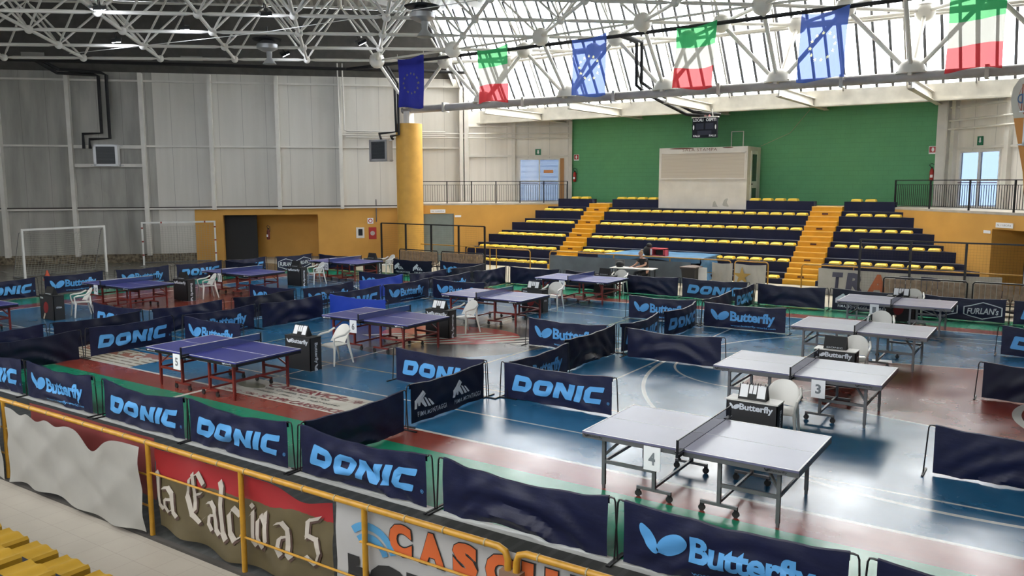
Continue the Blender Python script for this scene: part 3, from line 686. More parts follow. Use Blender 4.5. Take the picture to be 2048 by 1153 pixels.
heater('fan_heater', LW.at(sL(-39.3), .5, 4.75), LW.a+PI, 'white fan heater mounted on two rails of the left panel wall')
heater('fan_heater', (-27.95, 30.0, 4.95), .05, 'white fan heater fixed to the left side of the ochre column')
hr_ = heater('fan_heater', (-.72, 28.2, 4.95), -.25, 'fan heater at the right edge beside the feather flag')
MB().tube([(.3, .2, 1.0), (.3, .6, 4.7)], .02).tube([(.5, .2, 1.0), (.5, .6, 4.7)], .02).build('hanger_rod', alu, hr_)
def pipes(name, lines, r, m, label, cat='pipe'):
    b = MB()
    for p in lines: b.tube(p, r, 8)
    return tag(b.build(name, m, None, True), label, cat)
A = lambda u, d, z: LW.at(sL(u), d, z)
pipes('heating_pipe', [[A(-43.5, 2.2, 9.5), A(-26.9, 2.0, 9.4)], [A(-40.9, 2.1, 9.45), A(-40.6, .8, 9.1), A(-39.55, .4, 9.1), A(-39.4, .4, 9.05), A(-39.4, .4, 6.35), A(-40.0, .4, 6.3), A(-40.0, .4, 5.6)],
      [A(-40.9, 2.1, 9.6), A(-40.5, .9, 9.25), A(-39.3, .55, 9.2), A(-39.15, .4, 9.1), A(-39.15, .4, 6.1), A(-39.8, .4, 6.05), A(-39.8, .4, 5.6)]], .075, pipe_b, 'black insulated pipes running under the left eaves down to the wall heater')
pipes('heating_pipe', [[(-29, 29.1, 9.3), (-14.6, 29.1, 9.45), (1.5, 29.1, 9.7)], [(-14.6, 29.1, 9.45), (-14.62, 30.6, 9.4), (-14.6, 30.6, 7.75), (-14.62, 31.6, 7.5), (-14.1, 34.6, 6.85), (-13.0, 35.6, 6.75)],
      [(-14.4, 29.1, 9.45), (-14.4, 30.6, 9.4), (-14.38, 30.6, 7.85), (-14.3, 31.8, 7.55), (-13.8, 34.6, 6.95), (-12.9, 35.5, 6.85)]], .072, pipe_b, 'black insulated pipe behind the flags dropping behind the big tube towards the scoreboard')
pipes('heating_pipe', [[(-26.9, 29.3, 9.35), (-27.1, 30.3, 8.6), (-27.0, 30.25, 6.35), (-28.15, 30.3, 6.3), (-28.15, 30.45, 6.0)], [(-26.7, 29.3, 9.35), (-26.85, 30.25, 8.6), (-26.8, 30.2, 6.2), (-27.4, 30.3, 6.15), (-27.4, 30.45, 6.0)]], .06, pipe_b, 'black pipes from the truss down to the heater by the ochre column')
pipes('white_conduit', [[A(-31.45, .5, 9.9), A(-31.42, .3, 6.45), A(-31.3, .25, 6.35), A(-27.6, .25, 6.35)], [A(-31.28, .5, 9.9), A(-31.25, .3, 6.6), A(-31.1, .25, 6.55), A(-27.6, .25, 6.55)]], .035, pipe_w, 'pair of thin white pipes dropping down the left wall')
pipes('suspension_wire', [[(-34.7, 18.9, 9.25), (-24, 19.8, 9.15), (-14.2, 20.5, 9.3), (0, 21.5, 9.5)]], .013, white, 'thin white wire stretched below the roof frame', 'wire')
pipes('hanging_cable', [[(-9.8, 38.2, 7.1), (-10.6, 38.1, 6.1), (-11.9, 38.1, 5.55)]], .012, mat('beige_cable', (.35, .36, .22), .6), 'loose cable hanging against the green wall down to the cabin roof', 'cable')
# hanging scoreboard
sb = thing('scoreboard', 'black hanging scoreboard lettered LOCALI and OSPITI above the press cabin', 'scoreboard', (-13.42, 35, 5.85), -.02)
MB().box(-.56, .56, 0, .14, 0, .86).build('case', mat('scoreboard_black', (.012, .013, .02), .8, spec=.2), sb)
MB().box(-.6, .6, -.02, .16, .86, .9).build('top_bar', white, sb)
bm = text2d('LOCALI', -.52, .7, .46, .13, .03); bm = text2d('OSPITI', .06, .7, .46, .13, .03, 0, bm); bm = text2d('FALLI', -.5, .04, .3, .08, .02, 0, bm); bm = text2d('FALLI', .22, .04, .3, .08, .02, 0, bm)
bm = to_bm(curve2d([ell(-.5, .45, .03, .1, 0), ell(.5, .45, .03, .1, 0)]), bm)
link('lettering', flat_mesh(bm, frame_M((0, -.003, 0), (1, 0, 0), (0, 0, 1))), paper, sb)
MB().box(-.4, -.04, -.004, 0, .36, .62).box(.04, .4, -.004, 0, .36, .62).box(-.32, .32, -.004, 0, .12, .3).build('display', mat('display_grey', (.03, .035, .055), .7, spec=.2), sb)
b = MB(); [b.ball((x, .07, .93), .055) for x in (-.18, 0, .18)]; b.build('signal_lamp', mat('dim_red_lamp', (.35, .12, .12), .4), sb)
b = MB(); b.tube([(-.35, .07, .9), (-.3, .07, 1.22)], .012); b.tube([(.35, .07, .9), (.3, .07, 1.22)], .012); b.build('hanger', white, sb)

# ------------------------------------------------------------------ space frame roof
def space_frame():
    root = thing('space_frame', 'white tubular steel space frame with ball joints carrying the roof', 'roof frame', (-13.75, 17, 9.9)); root['kind'] = 'structure'
    I = Vector((13.75, -17, -9.9))
    zb = lambda u: 9.9+.023*(u+9) if u < -9 else 9.9
    N = {}
    for a in range(-9, 20):
        for bb in range(-1, 13):
            u = -4.7-2.21*a; v = 31-2.2*bb
            if (a+bb) % 2 and v-u < 58.6 and v+u < 31.1+(2.3 if bb == -1 else 0): N[('b', a, bb)] = Vector((u, v, zb(u)))
            elif not (a+bb) % 2 and v-u < 57 and v+u < 29 and bb >= 1: N[('t', a, bb)] = Vector((u, v, zb(u)+2.0))
    for k in range(-1, 6): N[('l', 2*k, 0)] = Vector((-4.7-4.42*k, 31, 7.47))
    Sx = []
    for (t, a, bb), p in N.items():
        if t in 'bt':
            for da, db in ((1, 1), (1, -1)):
                q = N.get((t, a+da, bb+db))
                if q: Sx.append((p, q, .066 if t == 'b' else .05))
        if t in 'tl':
            for da, db in ((1, 0), (-1, 0), (0, 1), (0, -1)):
                q = N.get(('b', a+da, bb+db))
                if q: Sx.append((p, q, .044 if t == 't' else .08))
    for a in range(-2, 12):     # edge chord of the bottom grid, rows of the flags
        p, q = N.get(('b', a, 1)), N.get(('b', a+2, 1))
        if p and q: Sx.append((p, q, .05))
        p, q = N.get(('b', a, -1)), N.get(('b', a+2, -1))
        if p and q: Sx.append((p, q, .07))
    f = _f
    def dep(p): return (p-Vector((0, 0, CAM_H))).dot(f)
    def vis(p):
        d = p-Vector((0, 0, CAM_H)); z = d.dot(f)
        if z < 1: return False
        return abs(d.dot(_r)/z) < .64 and abs(d.dot(_u)/z) < .37
    # unit strut with tapered ends
    b = MB(); b.tube([(0, 0, 0), (0, 0, .04), (0, 0, .12), (0, 0, .88), (0, 0, .96), (0, 0, 1)], [.35, .45, 1, 1, .45, .35], 8); um = b.mesh('strut', True); um.materials.append(steelg)
    def M(p, q, r):
        d = q-p; L = d.length; z = d.normalized(); x = z.cross(Vector((.3, .2, 1))).normalized(); y = z.cross(x)
        m = Matrix((x*r, y*r, z*L)).transposed().to_4x4(); m.translation = p+I; return m
    Sx.sort(key=lambda s: (not (vis(s[0]) or vis(s[1])), dep((s[0]+s[1])/2)/(s[2]/.05)))
    for p, q, r in Sx[:100]:
        o = link('strut', um, None, root); o.matrix_local = M(p, q, r)
    bm = bmesh.new()
    for p, q, r in Sx[100:]:
        if dep(p) < -2 and dep(q) < -2: continue
        t = um.copy(); t.transform(M(p, q, r)); bm.from_mesh(t); bpy.data.meshes.remove(t)
    me = bpy.data.meshes.new('strut'); bm.to_mesh(me); me.materials.append(steelg); [setattr(x, 'use_smooth', True) for x in me.polygons]; link('strut', me, None, root)['kind'] = 'stuff'
    b = MB(); b.ball((0, 0, 0), .31, 16); b.lathe([(.26, -.02), (.26, .2)], (0, 0, 0), 14); bmh = b.mesh('node', True); bmh.materials.append(steelg)
    b = MB(); b.ball((0, 0, 0), .2, 14); b.lathe([(.3, -.02), (.3, .02)], (0, 0, .1), 14); btp = b.mesh('node', True); btp.materials.append(steelg)
    b = MB(); b.lathe([(.001, .44)]+[(.46*math.cos(a), .46*math.sin(a)) for a in [math.radians(75-k*15) for k in range(6)]]+[(.5, 0), (.5, -.05)], (0, 0, 0), 20); bdm = b.mesh('node', True); bdm.materials.append(steelg)
    nodes = sorted(N.items(), key=lambda kv: (not vis(kv[1]), kv[0][0] == 't', dep(kv[1])))
    for (key, p) in nodes[:98]:
        o = link('ball_joint', bdm if key[0] == 'l' else bmh if key[0] != 't' else btp, None, root); o.location = p+I+(Vector((0, 0, .1)) if key[0] == 'l' else Vector((0, 0, 0)))
        k_ = 1.0 if key[0] == 'l' else 1.15 if key[0] == 'b' and key[2] <= 1 else .5; o.scale = (k_, k_, k_)
    bm = bmesh.new()
    for key, p in nodes[98:]:
        t = (bmh if key[0] != 't' else btp).copy(); t.transform(Matrix.Translation(p+I)); bm.from_mesh(t); bpy.data.meshes.remove(t)
    me = bpy.data.meshes.new('node'); bm.to_mesh(me); me.materials.append(steelg); link('ball_joint', me, None, root)['kind'] = 'stuff'
    b = MB(); b.tube([Vector((-27.2, 31, 7.42))+I, Vector((1.5, 31, 7.42))+I], .17, 14); b.build('edge_tube', mat('grey_tube_paint', (.40, .38, .37), .45, noise=.15), root, True)
    b = MB()
    for k in range(-1, 6):
        x = -4.7-4.42*k; b.box(x-.45, x+.45, 30.75, 31.25, 7.55, 7.6, Matrix.Translation(I)); b.box(x-.06, x+.06, 30.6, 31.0, 7.45, 7.95, Matrix.Translation(I)); (b.box(x-2.26, x-2.14, 30.79, 31.21, 7.2, 7.64, Matrix.Translation(I)) if k < 5 else None)
    b.build('bearing_plate', steelw, root)
space_frame()
# lamps and speakers
lampm = mat('lamp_glow', (1, 1, 1), .5, emit=(.8, .86, 1), estr=40)
for i, (x, y, t, w) in enumerate(((-26.1, 15.3, 0, 'near the top left corner'), (-31.4, 19.0, 0, 'leftmost, above the first goal'), (-26.9, 18.9, 0, 'second from the left'), (-22.5, 18.9, 0, 'highest one left of the middle'), (-28.6, 25.0, 1, 'bluish, above the alcove wall'), (-23.8, 24.7, 1, 'bright one nearest the column'))):
    L = thing('floodlight', 'lit floodlight in the roof frame, '+w, 'lamp', (x, y, 9.45), .3, 'floodlights under the roof')
    MB().box(-.3, .3, -.18, .18, 0, .12).build('housing', blk, L)
    l = MB().box(-.26, .26, -.15, .15, -.02, 0).build('lens', lampm, L)
    MB().bar((-.3, 0, .1), (-.3, 0, .35), .03).bar((.3, 0, .1), (.3, 0, .35), .03).bar((-.3, 0, .35), (.3, 0, .35), .03).build('bracket', blk, L)
    L.rotation_euler = (.5 if t else .12, .25, -.6)
for x, y, w in ((-27.6, 23.2, 'left one'), (-18.3, 21.9, 'right one, beside the glazing')):
    L = thing('hanging_speaker', 'grey bell-shaped hanging loudspeaker below the roof frame, '+w, 'loudspeaker', (x, y, 8.75))
    MB().lathe([(.55, .95), (.6, 1.0), (.3, 1.08)], (0, 0, 0), 20).build('top_disc', blkm, L, True)
    MB().lathe([(.18, .5), (.42, .62), (.42, .78), (.2, .95)], (0, 0, 0), 20).build('body', alu, L, True)
    MB().lathe([(.28, .0), (.1, .25), (.12, .5)], (.1, 0, 0), 16).build('horn', mat('horn_grey', (.3, .3, .29), .5), L, True)
    MB().tube([(0, 0, 1.05), (0, 0, 1.5)], .03).build('hanger', blk, L)
# flags
def flag(x, kind, seed, label, see, tilt=0):
    rnd_ = random.Random(seed); Wd, Hh = 1.52, 2.25; y0 = 28.75; zt = 9.5
    F = thing('hanging_flag', label, 'flag', (x, y0, zt)); ph = rnd_.random()*6
    def P(s, t, off=0):     # s across, t down
        xx = (s-.5)*Wd*(1-.03*math.sin(t*3)); z = -t*Hh-.10*math.sin(s*PI)*(1-t)+.07*(s-.5)*2*(1-t)+.06*math.sin(s*PI*1.5+ph)*t
        y = .05*math.sin(s*14+ph+t*2)*(.3+t*.5)+.06*math.sin(s*6+t*4+ph)*t+.09*tilt*t
        return Vector((xx+.06*tilt*t, y+off, z))
    b = MB(); nz = 30
    if kind == 'eu':
        NX, NY = 90, 110; b.grid(lambda s, t: P(s, t), NX, NY)
        b.bm.faces.ensure_lookup_table()
        def instar(s, t):
            for k in range(12):
                a = 2*PI*k/12; dx, dy = (s-.5-.27*math.sin(a))*Wd, (t-.5-.20*math.cos(a))*Hh; r = math.hypot(dx, dy)
                if r < .075:
                    q = (math.atan2(-dy, dx)-PI/2) % (2*PI/5); q = min(q, 2*PI/5-q); return r < .075*.36/math.cos(PI/5-.0)*math.cos(.0)/(math.cos(q)*.36/.36*(.45)+math.sin(q)*.9)
            return False
        for n_, f_ in enumerate(b.bm.faces): f_.material_index = int(instar((n_ % NX+.5)/NX, (n_//NX+.5)/NY))
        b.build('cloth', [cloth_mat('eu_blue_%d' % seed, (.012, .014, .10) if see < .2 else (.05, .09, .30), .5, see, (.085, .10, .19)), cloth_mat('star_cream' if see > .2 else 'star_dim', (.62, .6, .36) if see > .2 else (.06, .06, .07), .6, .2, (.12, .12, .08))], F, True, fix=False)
    else:
        for i, (nm, cc, tc_) in enumerate((('flag_green', (.03, .22, .08), (.06, .15, .07)), ('flag_white', (.26, .25, .22), (.15, .145, .13)), ('flag_red', (.34, .03, .035), (.19, .06, .06)))):
            b = MB(); b.grid(lambda s, t: P(s, (i+t)/3), 24, 10); b.build('%s_band' % nm.split('_')[1], cloth_mat(nm, cc, .5, see, tc_), F, True, fix=False)
    MB().tube([(-.8, 0, .02), (-.76, 0, .02), (-.76, 0, .15)], .01).tube([(.76, 0, .05), (.76, 0, .2)], .01).build('tie', white, F)
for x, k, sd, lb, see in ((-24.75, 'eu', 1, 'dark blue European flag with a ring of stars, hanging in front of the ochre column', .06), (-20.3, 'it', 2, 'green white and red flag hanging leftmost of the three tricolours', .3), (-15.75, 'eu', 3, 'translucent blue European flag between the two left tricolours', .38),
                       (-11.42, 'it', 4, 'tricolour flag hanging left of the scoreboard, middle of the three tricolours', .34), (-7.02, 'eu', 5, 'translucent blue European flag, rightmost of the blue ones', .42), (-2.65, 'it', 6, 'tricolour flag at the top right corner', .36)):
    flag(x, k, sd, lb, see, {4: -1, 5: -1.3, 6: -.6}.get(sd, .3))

# ------------------------------------------------------------------ court surrounds (barriers)
NAVYS = [navy, mat('navy_cloth_dark', (.007, .009, .028), .5, spec=.3, noise=.25, nscale=6)]
def barrier(x0, y0, x1, y1, kind, label, seed, wr=1.0, sag=.045, face=1, bend=0):
    """cloth from (x0,y0) to (x1,y1); the print faces the side to the right of that direction"""
    rr = random.Random(seed); d = Vector((x1-x0, y1-y0, 0)); L = d.length; ang = math.atan2(d.y, d.x)
    R = thing('court_barrier', label, 'barrier', (x0, y0, 0), ang, 'table tennis court surrounds'); ph = rr.random()*6; sk = rr.uniform(-.25, .25); q = rr.uniform(.8, 1.3)
    kx = L/2.26
    def P(x, h, off=0):         # x along 0..L, h 0..1 height
        t = min(1, max(0, x/L)); e = math.sin(PI*t); zt = .69-sag*e; z = .012+.015*abs(math.sin(t*9+ph))+(zt-.027)*h
        bow = bend*e
        w = (2*t-1+sk); swag = (math.sin((h*2.2+w*w*1.7)*5.2*q+ph)+.45*math.sin((h*1.6+w*w*2.6-w*.5)*9.5*q+ph*2))*.027*e*(1.1-h)*wr
        fold = math.sin(t*26*q+ph+h*5)*.006*wr*(.3+h)
        return Vector((x, -(swag+fold+.05*wr*e*(1-h)*h*2)+bow-off, z))
    m = royal if kind == 'K' else NAVYS[1] if kind in 'FP' and seed % 2 else navy
    b = MB(); b.grid(lambda s, t: P(.03+s*(L-.06), t), 44, 12)
    b.grid(lambda s, t: P(.03+s*(L-.06), 1-.13*t)+Vector((0, .035, .004*(1-t))), 44, 1)
    b.grid(lambda s, t: P(.03+s*(L-.06), 1)+Vector((0, .035*t, .004*t)), 44, 1)
    c = b.build('cloth', m, R, True, fix=False)
    mats = {'D': logo_blue, 'B': logo_blue, 'F': logo_white, 'R': logo_white}
    if kind in mats:
        for bm, lm in get_logo(kind):
            me = bpy.data.meshes.new('print'); bm.to_mesh(me)
            for v in me.vertices: v.co = P(v.co.x*kx, (v.co.y-.035)/.655, .009)
            for p in me.polygons: p.use_smooth = True
            link('printed_logo', me, lm, c)
    b = MB(); b.tube([P(i*L/16, 1)+Vector((0, .018, -.012)) for i in range(17)], .011, 6); b.build('top_rail', blk, R)
    for sgn, xe in ((-1, 0), (1, L)):
        b = MB(); b.tube([(xe, .018, .68), (xe+.035*sgn, .018, .675), (xe+.05*sgn, .018, .64), (xe+.085*sgn, .018, .012)], .010, 6); b.build('leg', blk, R)
        MB().box(xe+.075*sgn-.014, xe+.075*sgn+.014, -.17, .2, 0, .02).build('foot', blk, R)
    return R
U_ = 'navy barrier'
nearL = [(-18.2, -16.02, 'D', 'navy barrier at the left edge of the near row, last blue capitals showing'), (-15.88, -13.62, 'B', 'navy barrier in the near row, leftmost with the two-leaf logo'), (-13.3, -11.05, 'D', 'navy barrier with bold blue capitals right of the leftmost two-leaf one, near row'),
         (-10.95, -8.70, 'D', 'navy barrier with bold blue capitals in the near row, middle one of the three'), (-8.48, -6.22, 'D', 'navy barrier with bold blue capitals in the near row, rightmost of the three'), (-6.02, -3.76, 'P', 'plain navy barrier with sweeping folds in the near row'),
         (-3.63, -1.37, 'B', 'navy barrier with blue two-leaf logo in the near row under table number 4'), (-1.2, 1.06, 'P', 'plain navy barrier cut by the bottom right corner')]
for i, (a, b_, k, l) in enumerate(nearL): barrier(a, 7.42, b_, 7.42, k, l, i+1, 1.1 if i != 5 else 1.6, (.06, .08, .11, .09, .09, .09, .05, .06)[i])
vert = [(-8.52, 7.55, 9.62, 'P', 'plain dark barrier running away from the camera between the near row and the blue area'), (-8.68, 9.92, 12.0, 'F', 'dark barrier printed twice with a white roof-shaped mark'), (-8.3, 12.3, 14.4, 'B', 'navy barrier with blue two-leaf logo behind the lettered one in mid hall'),
        (-8.5, 14.65, 16.95, 'P', 'plain dark barrier receding behind the central two-leaf barrier'), (-8.42, 17.02, 19.15, 'D', 'navy barrier with bold blue capitals partly behind the plain folded barrier in mid court'), (-8.34, 19.3, 21.5, 'D', 'narrow-looking barrier with blue capitals receding left of the large two-leaf one'),
        (-8.28, 21.9, 24.2, 'P', 'plain dark barrier receding towards the far row, right of centre'), (-8.26, 24.4, 26.3, 'D', 'sharply foreshortened barrier with blue capitals next to the far row'),
        (-18.1, 24.4, 26.5, 'P', 'plain navy barrier at the far left corner of the table 8 area'), (-18.15, 22.0, 24.25, 'B', 'navy barrier with blue two-leaf logo receding behind the one left of table 7'), (-18.1, 19.55, 21.8, 'B', 'navy barrier with blue two-leaf logo with clear url line left of table 7'),
        (-18.1, 17.15, 19.38, 'D', 'navy barrier with bold blue capitals behind the royal blue one near table 6'), (-18.05, 14.6, 16.88, 'P', 'plain navy barrier with shiny folds left of table 6'), (-18.12, 12.3, 14.45, 'B', 'navy barrier with blue two-leaf logo behind table 5, its first letters hidden'),
        (-18.3, 9.95, 12.08, 'D', 'navy barrier with bold blue capitals just left of table 5'), (-18.25, 7.55, 9.72, 'P', 'plain very dark barrier at the left edge beside the near row'),
        (-19.68, 7.5, 9.68, 'P', 'plain dark barrier at the left edge, second column'), (-19.66, 9.85, 12.1, 'P', 'plain dark barrier with streaky folds left of the lettered one by table 5'), (-19.66, 12.4, 14.6, 'P', 'plain dark barrier in front of the red zone of the left courts'),
        (-19.66, 14.95, 17.2, 'P', 'plain creased barrier in the second column in front of table 11'), (-19.6, 17.48, 19.72, 'B', 'two-leaf logo barrier in the second column, behind a royal blue one'), (-19.6, 19.95, 22.2, 'K', 'royal blue barrier in the second column, further of the two royal ones'),
        (-19.52, 22.4, 24.6, 'P', 'plain navy barrier in the second column beyond the further royal blue one'), (-19.4, 24.7, 26.9, 'P', 'plain navy barrier at the far end of the second column'),
        (-29.8, 12.4, 14.5, 'D', 'navy barrier with bold blue capitals at the left edge before the first goal'), (-29.9, 14.8, 17.0, 'B', 'navy barrier with blue two-leaf logo in front of the first goal'), (-29.75, 17.4, 19.65, 'B', 'navy barrier with blue two-leaf logo half hidden behind table 10'),
        (-29.68, 19.9, 22.1, 'D', 'navy barrier with bold blue capitals in front of the second goal'), (-29.55, 22.25, 24.3, 'D', 'navy barrier with bold blue capitals in front of the dark alcove'), (-29.1, 24.5, 26.6, 'R', "navy barrier with white hexagons in front of the brown wall")]
for i, (x, a, b_, k, l) in enumerate(vert): barrier(x, a, x, b_, k, l, 20+i, 1.3 if k == 'P' and i not in (0,) else .8, .05, bend=-.12 if i in (4, 5) else 0)
horiz = [(-10.98, -8.78, 12.13, 'D', 'navy barrier with bold blue capitals behind the white-marked one, last letters hidden'), (-8.42, -6.16, 12.22, 'D', 'large navy barrier with bold blue capitals at the centre of the picture'), (-10.75, -8.6, 16.68, 'B', 'navy barrier with blue two-leaf logo in mid court left of the dark receding row'),
         (-10.5, -8.4, 21.68, 'B', 'navy barrier with blue two-leaf logo in front of table 8'), (-8.12, -5.88, 16.72, 'P', 'plain navy barrier with curved folds right of mid court'), (-8.14, -5.88, 21.52, 'B', 'clear navy barrier with blue two-leaf logo with url left of table 2'),
         (-8.2, -6.05, 26.4, 'P', 'plain navy barrier in the far row below the right stair'), (-10.85, -8.55, 26.55, 'D', 'navy barrier with bold blue capitals in the far row below the wheeled bin'), (-13.15, -10.95, 26.55, 'P', 'plain navy barrier in the far row right of the officials desk'),
         (-15.5, -13.3, 26.6, 'P', 'plain navy barrier in the far row behind table 8'), (-18.0, -15.75, 26.6, 'P', 'plain navy barrier in the far row left of table 8'), (-17.92, -15.65, 16.98, 'K', 'royal blue barrier behind table 6, nearer of the two royal ones'),
         (-18.0, -15.8, 12.2, 'B', 'navy barrier with blue two-leaf logo right behind table 5'), (-22.2, -19.9, 12.25, 'D', 'navy barrier with bold blue capitals in the left courts in front of table 10'), (-21.95, -19.78, 17.32, 'B', 'navy barrier with blue two-leaf logo in the left courts in front of table 11'),
         (-21.75, -19.65, 22.12, 'B', 'navy barrier with blue two-leaf logo behind the further royal blue one'), (-17.9, -15.7, 21.75, 'B', 'navy barrier with blue two-leaf logo left behind table 7'), (-24.1, -21.9, 26.6, 'F', 'navy barrier with two white roof-shaped marks in the far row left of the column'),
         (-21.75, -19.5, 26.9, 'B', 'navy barrier with blue two-leaf logo in the far row below the slatted bench'), (-29.5, -27.4, 22.1, 'P', 'plain navy barrier between the two lettered ones by the goals'), (-28.55, -26.3, 26.5, 'P', 'plain dark barrier at the far left corner beside the white hexagon print'),
         (-5.9, -3.64, 26.45, 'F', 'navy barrier with white roof-shaped mark in the far row behind table 1'), (-3.5, -1.24, 26.45, 'R', "navy barrier with white hexagons in the far row at right"), (-1.1, 1.1, 26.4, 'D', 'navy barrier with bold blue capitals in the far row at the right edge'),
         (-1.1, 1.15, 21.55, 'D', 'navy barrier with bold blue capitals at the right edge level with table 2'), (-1.12, 1.1, 16.98, 'P', 'plain navy barrier at the right edge above the red zone'), (-1.32, .9, 12.12, 'P', 'plain navy barrier at the right edge nearest the camera, above the glossy floor')]
for i, (a, b_, y, k, l) in enumerate(horiz): barrier(a, y, b_, y, k, l, 60+i, 1.5 if i == 4 else 1.0 if k == 'P' else .6, .05 if i != 4 else .07)

# ------------------------------------------------------------------ table tennis tables
topm = mat('table_top_blue', (.045, .05, .26), .42, noise=.1, nscale=2); topg = mat('table_top_blue_sheen', (.16, .155, .26), .33, spec=.7, noise=.12, nscale=1.5)  # topg: blue top paled, reflected skylight sheen put into the colour
linem = mat('table_line_white', (.75, .75, .76), .4); netm = cloth_mat('net_mesh_grey', (.03, .035, .06), .2, .45, (.7, .7, .75)); netb = cloth_mat('net_mesh_blue', (.06, .08, .22), .2, .3, (.6, .65, .8))
rub = mat('wheel_rubber', (.02, .02, .02), .6)
def table_proto(kind):
    fm = greym if kind == 'grey' else redm; L = thing('table_tennis_table', '-', 'table tennis table', (0, -90, 0))
    for s in (-1, 1):
        x0, x1 = (s*.006, s*1.37) if s > 0 else (-1.37, -.006)
        t = MB().box(x0, x1, -.7625, .7625, .735, .76).build('tabletop', topg if kind == 'grey' else topm, L)
        b = MB(); e = .02; z = .7602; h = .002
        b.box(x0, x1, -.7625, -.7425, z, z+h).box(x0, x1, .7425, .7625, z, z+h).box(x0, x1, -.0015*2, .003, z, z+h)
        xe = x1 if s > 0 else x0; b.box(min(xe, xe-s*e), max(xe, xe-s*e), -.7625, .7625, z, z+h); b.build('boundary_line', linem, t)
        MB().box(x0+(.01 if s < 0 else 0), x1-(.01 if s > 0 else 0), -.752, -.73, .675, .735).box(x0, x1, .73, .752, .675, .735).box(xe-.02 if s > 0 else xe, xe if s > 0 else xe+.02, -.752, .752, .68, .735).build('apron', blk if kind == 'red' else greym, L)
        lg = []
        for yy in (-.62, .62):
            MB().box(s*1.12-.022, s*1.12+.022, yy-.022, yy+.022, .05, .70).box(s*1.12-.017, s*1.12+.017, yy-.017, yy+.017, 0, .06).build('leg', fm, L)
            b = MB(); xi = s*.42
            b.box(xi-.022, xi+.022, yy-.022, yy+.022, .115, .70)
            b.box(xi-.23, xi+.23, yy-.018, yy+.018, .10, .135)
            b.box(min(xi, s*1.12), max(xi, s*1.12), yy-.014, yy+.014, .34, .385)
            b.bar((s*1.12, yy, .44), (s*.9, yy*.72, .68), .028); b.build('undercarriage', fm, L)
            for dx in (-.21, .21):
                w = MB().wheel((xi+dx, yy, .042), .042, .03, 'y').build('caster_wheel', rub, L); MB().box(xi+dx-.02, xi+dx+.02, yy-.02, yy+.02, .06, .102).build('caster_fork', blk, w)
        MB().box(s*.42-.015, s*.42+.015, -.62, .62, .13, .165).box(s*1.12-.012, s*1.12+.012, -.62, .62, .34, .38).box(s*1.12-.012, s*1.12+.012, -.62, .62, .62, .66).build('cross_bar', fm, L)
    n = MB().quad((0, -.90, .765), (0, .90, .765), (0, .90, .912), (0, -.90, .912)).build('net', netm if kind == 'grey' else netb, L)
    MB().box(-.005, .005, -.90, .90, .902, .914).build('net_tape', blk if kind == 'grey' else white, n)
    for s in (-1, 1):
        b = MB(); b.box(-.012, .012, s*.915-.012, s*.915+.012, .70, .918); b.box(-.03, .03, s*.84-.08, s*.84+.08, .762, .775); b.box(-.02, .02, s*.84-.08, s*.84+.08, .70, .735); b.lathe([(.02, .655), (.02, .675), (.008, .68), (.008, .70)], (0, s*.84, 0), 8); b.build('net_post', blk, L)
    sp = wings(-1.34, .69, .035); bm = to_bm(curve2d(sp)); bm = text2d('Butterfly', -1.28, .69, .2, .036, .01, 0, bm); sp = wings(.98, .69, .035); bm = to_bm(curve2d(sp), bm); bm = text2d('Butterfly', 1.04, .69, .2, .036, .01, 0, bm)
    link('printed_logo', flat_mesh(bm, frame_M((0, -.7545, 0), (1, 0, 0), (0, 0, 1))), blk if kind == 'grey' else logo_white, L)
    return L
def card(T, x, num):
    c = MB().box(-.11, .11, -.008, 0, -.30, 0).build('number_card', paper, T); c.location = (x, -.78, .73)
    bm = text2d(num, -.045 if len(num) == 1 else -.075, -.23, .09 if len(num) == 1 else .15, .16, .035); link('number', flat_mesh(bm, frame_M((0, -.0095, 0), (1, 0, 0), (0, 0, 1))), mat('number_grey', (.18, .20, .22), .6), c)
pg, pr = table_proto('grey'), table_proto('red')
TT = [(pg, -3.65, 9.84, '4', -.38, 'grey-framed table tennis table with card 4, nearest and largest on the right'), (pg, -3.62, 14.5, '3', .42, 'grey-framed table tennis table with card 3, second in the right column'), (pg, -3.6, 19.28, '2', None, 'grey-framed table tennis table without a visible card, third in the right column'),
      (pg, -3.66, 23.95, '1', -.42, 'grey-framed table tennis table with card 1, furthest of the right column'), (pr, -13.5, 9.97, '5', -.34, 'red-framed table tennis table with card 5, nearest of the blue-topped ones'), (pr, -13.5, 14.6, '6', -.30, 'red-framed table tennis table with card 6 over the floor emblem'),
      (pr, -13.46, 19.15, '7', -.28, 'red-framed table tennis table with a blank-looking card, just beyond table 6'), (pr, -13.4, 24.1, '8', -.30, 'red-framed table tennis table with card 8 in front of the officials desk'), (pr, -24.5, 10.0, '9', None, 'red-framed table tennis table cut by the left edge'),
      (pr, -25.0, 15.0, '10', -.5, 'red-framed table tennis table in front of the first goal'), (pr, -24.75, 19.3, '11', -.3, 'red-framed table tennis table in front of the second goal'), (pr, -24.5, 24.2, '12', -.3, 'red-framed table tennis table before the brown wall, furthest left')]
used = set(); CARDS = []
for p, x, y, num, cx, lb in TT:
    if p.name in used: T = dup(p, (x, y, 0), 0, lb)
    else: T = p; used.add(p.name); T.location = (x, y, 0); T['label'] = lb
    T['group'] = 'table tennis tables'
    if cx is not None: CARDS.append((T, cx, num))
for T, cx, num in CARDS: card(T, cx, num)
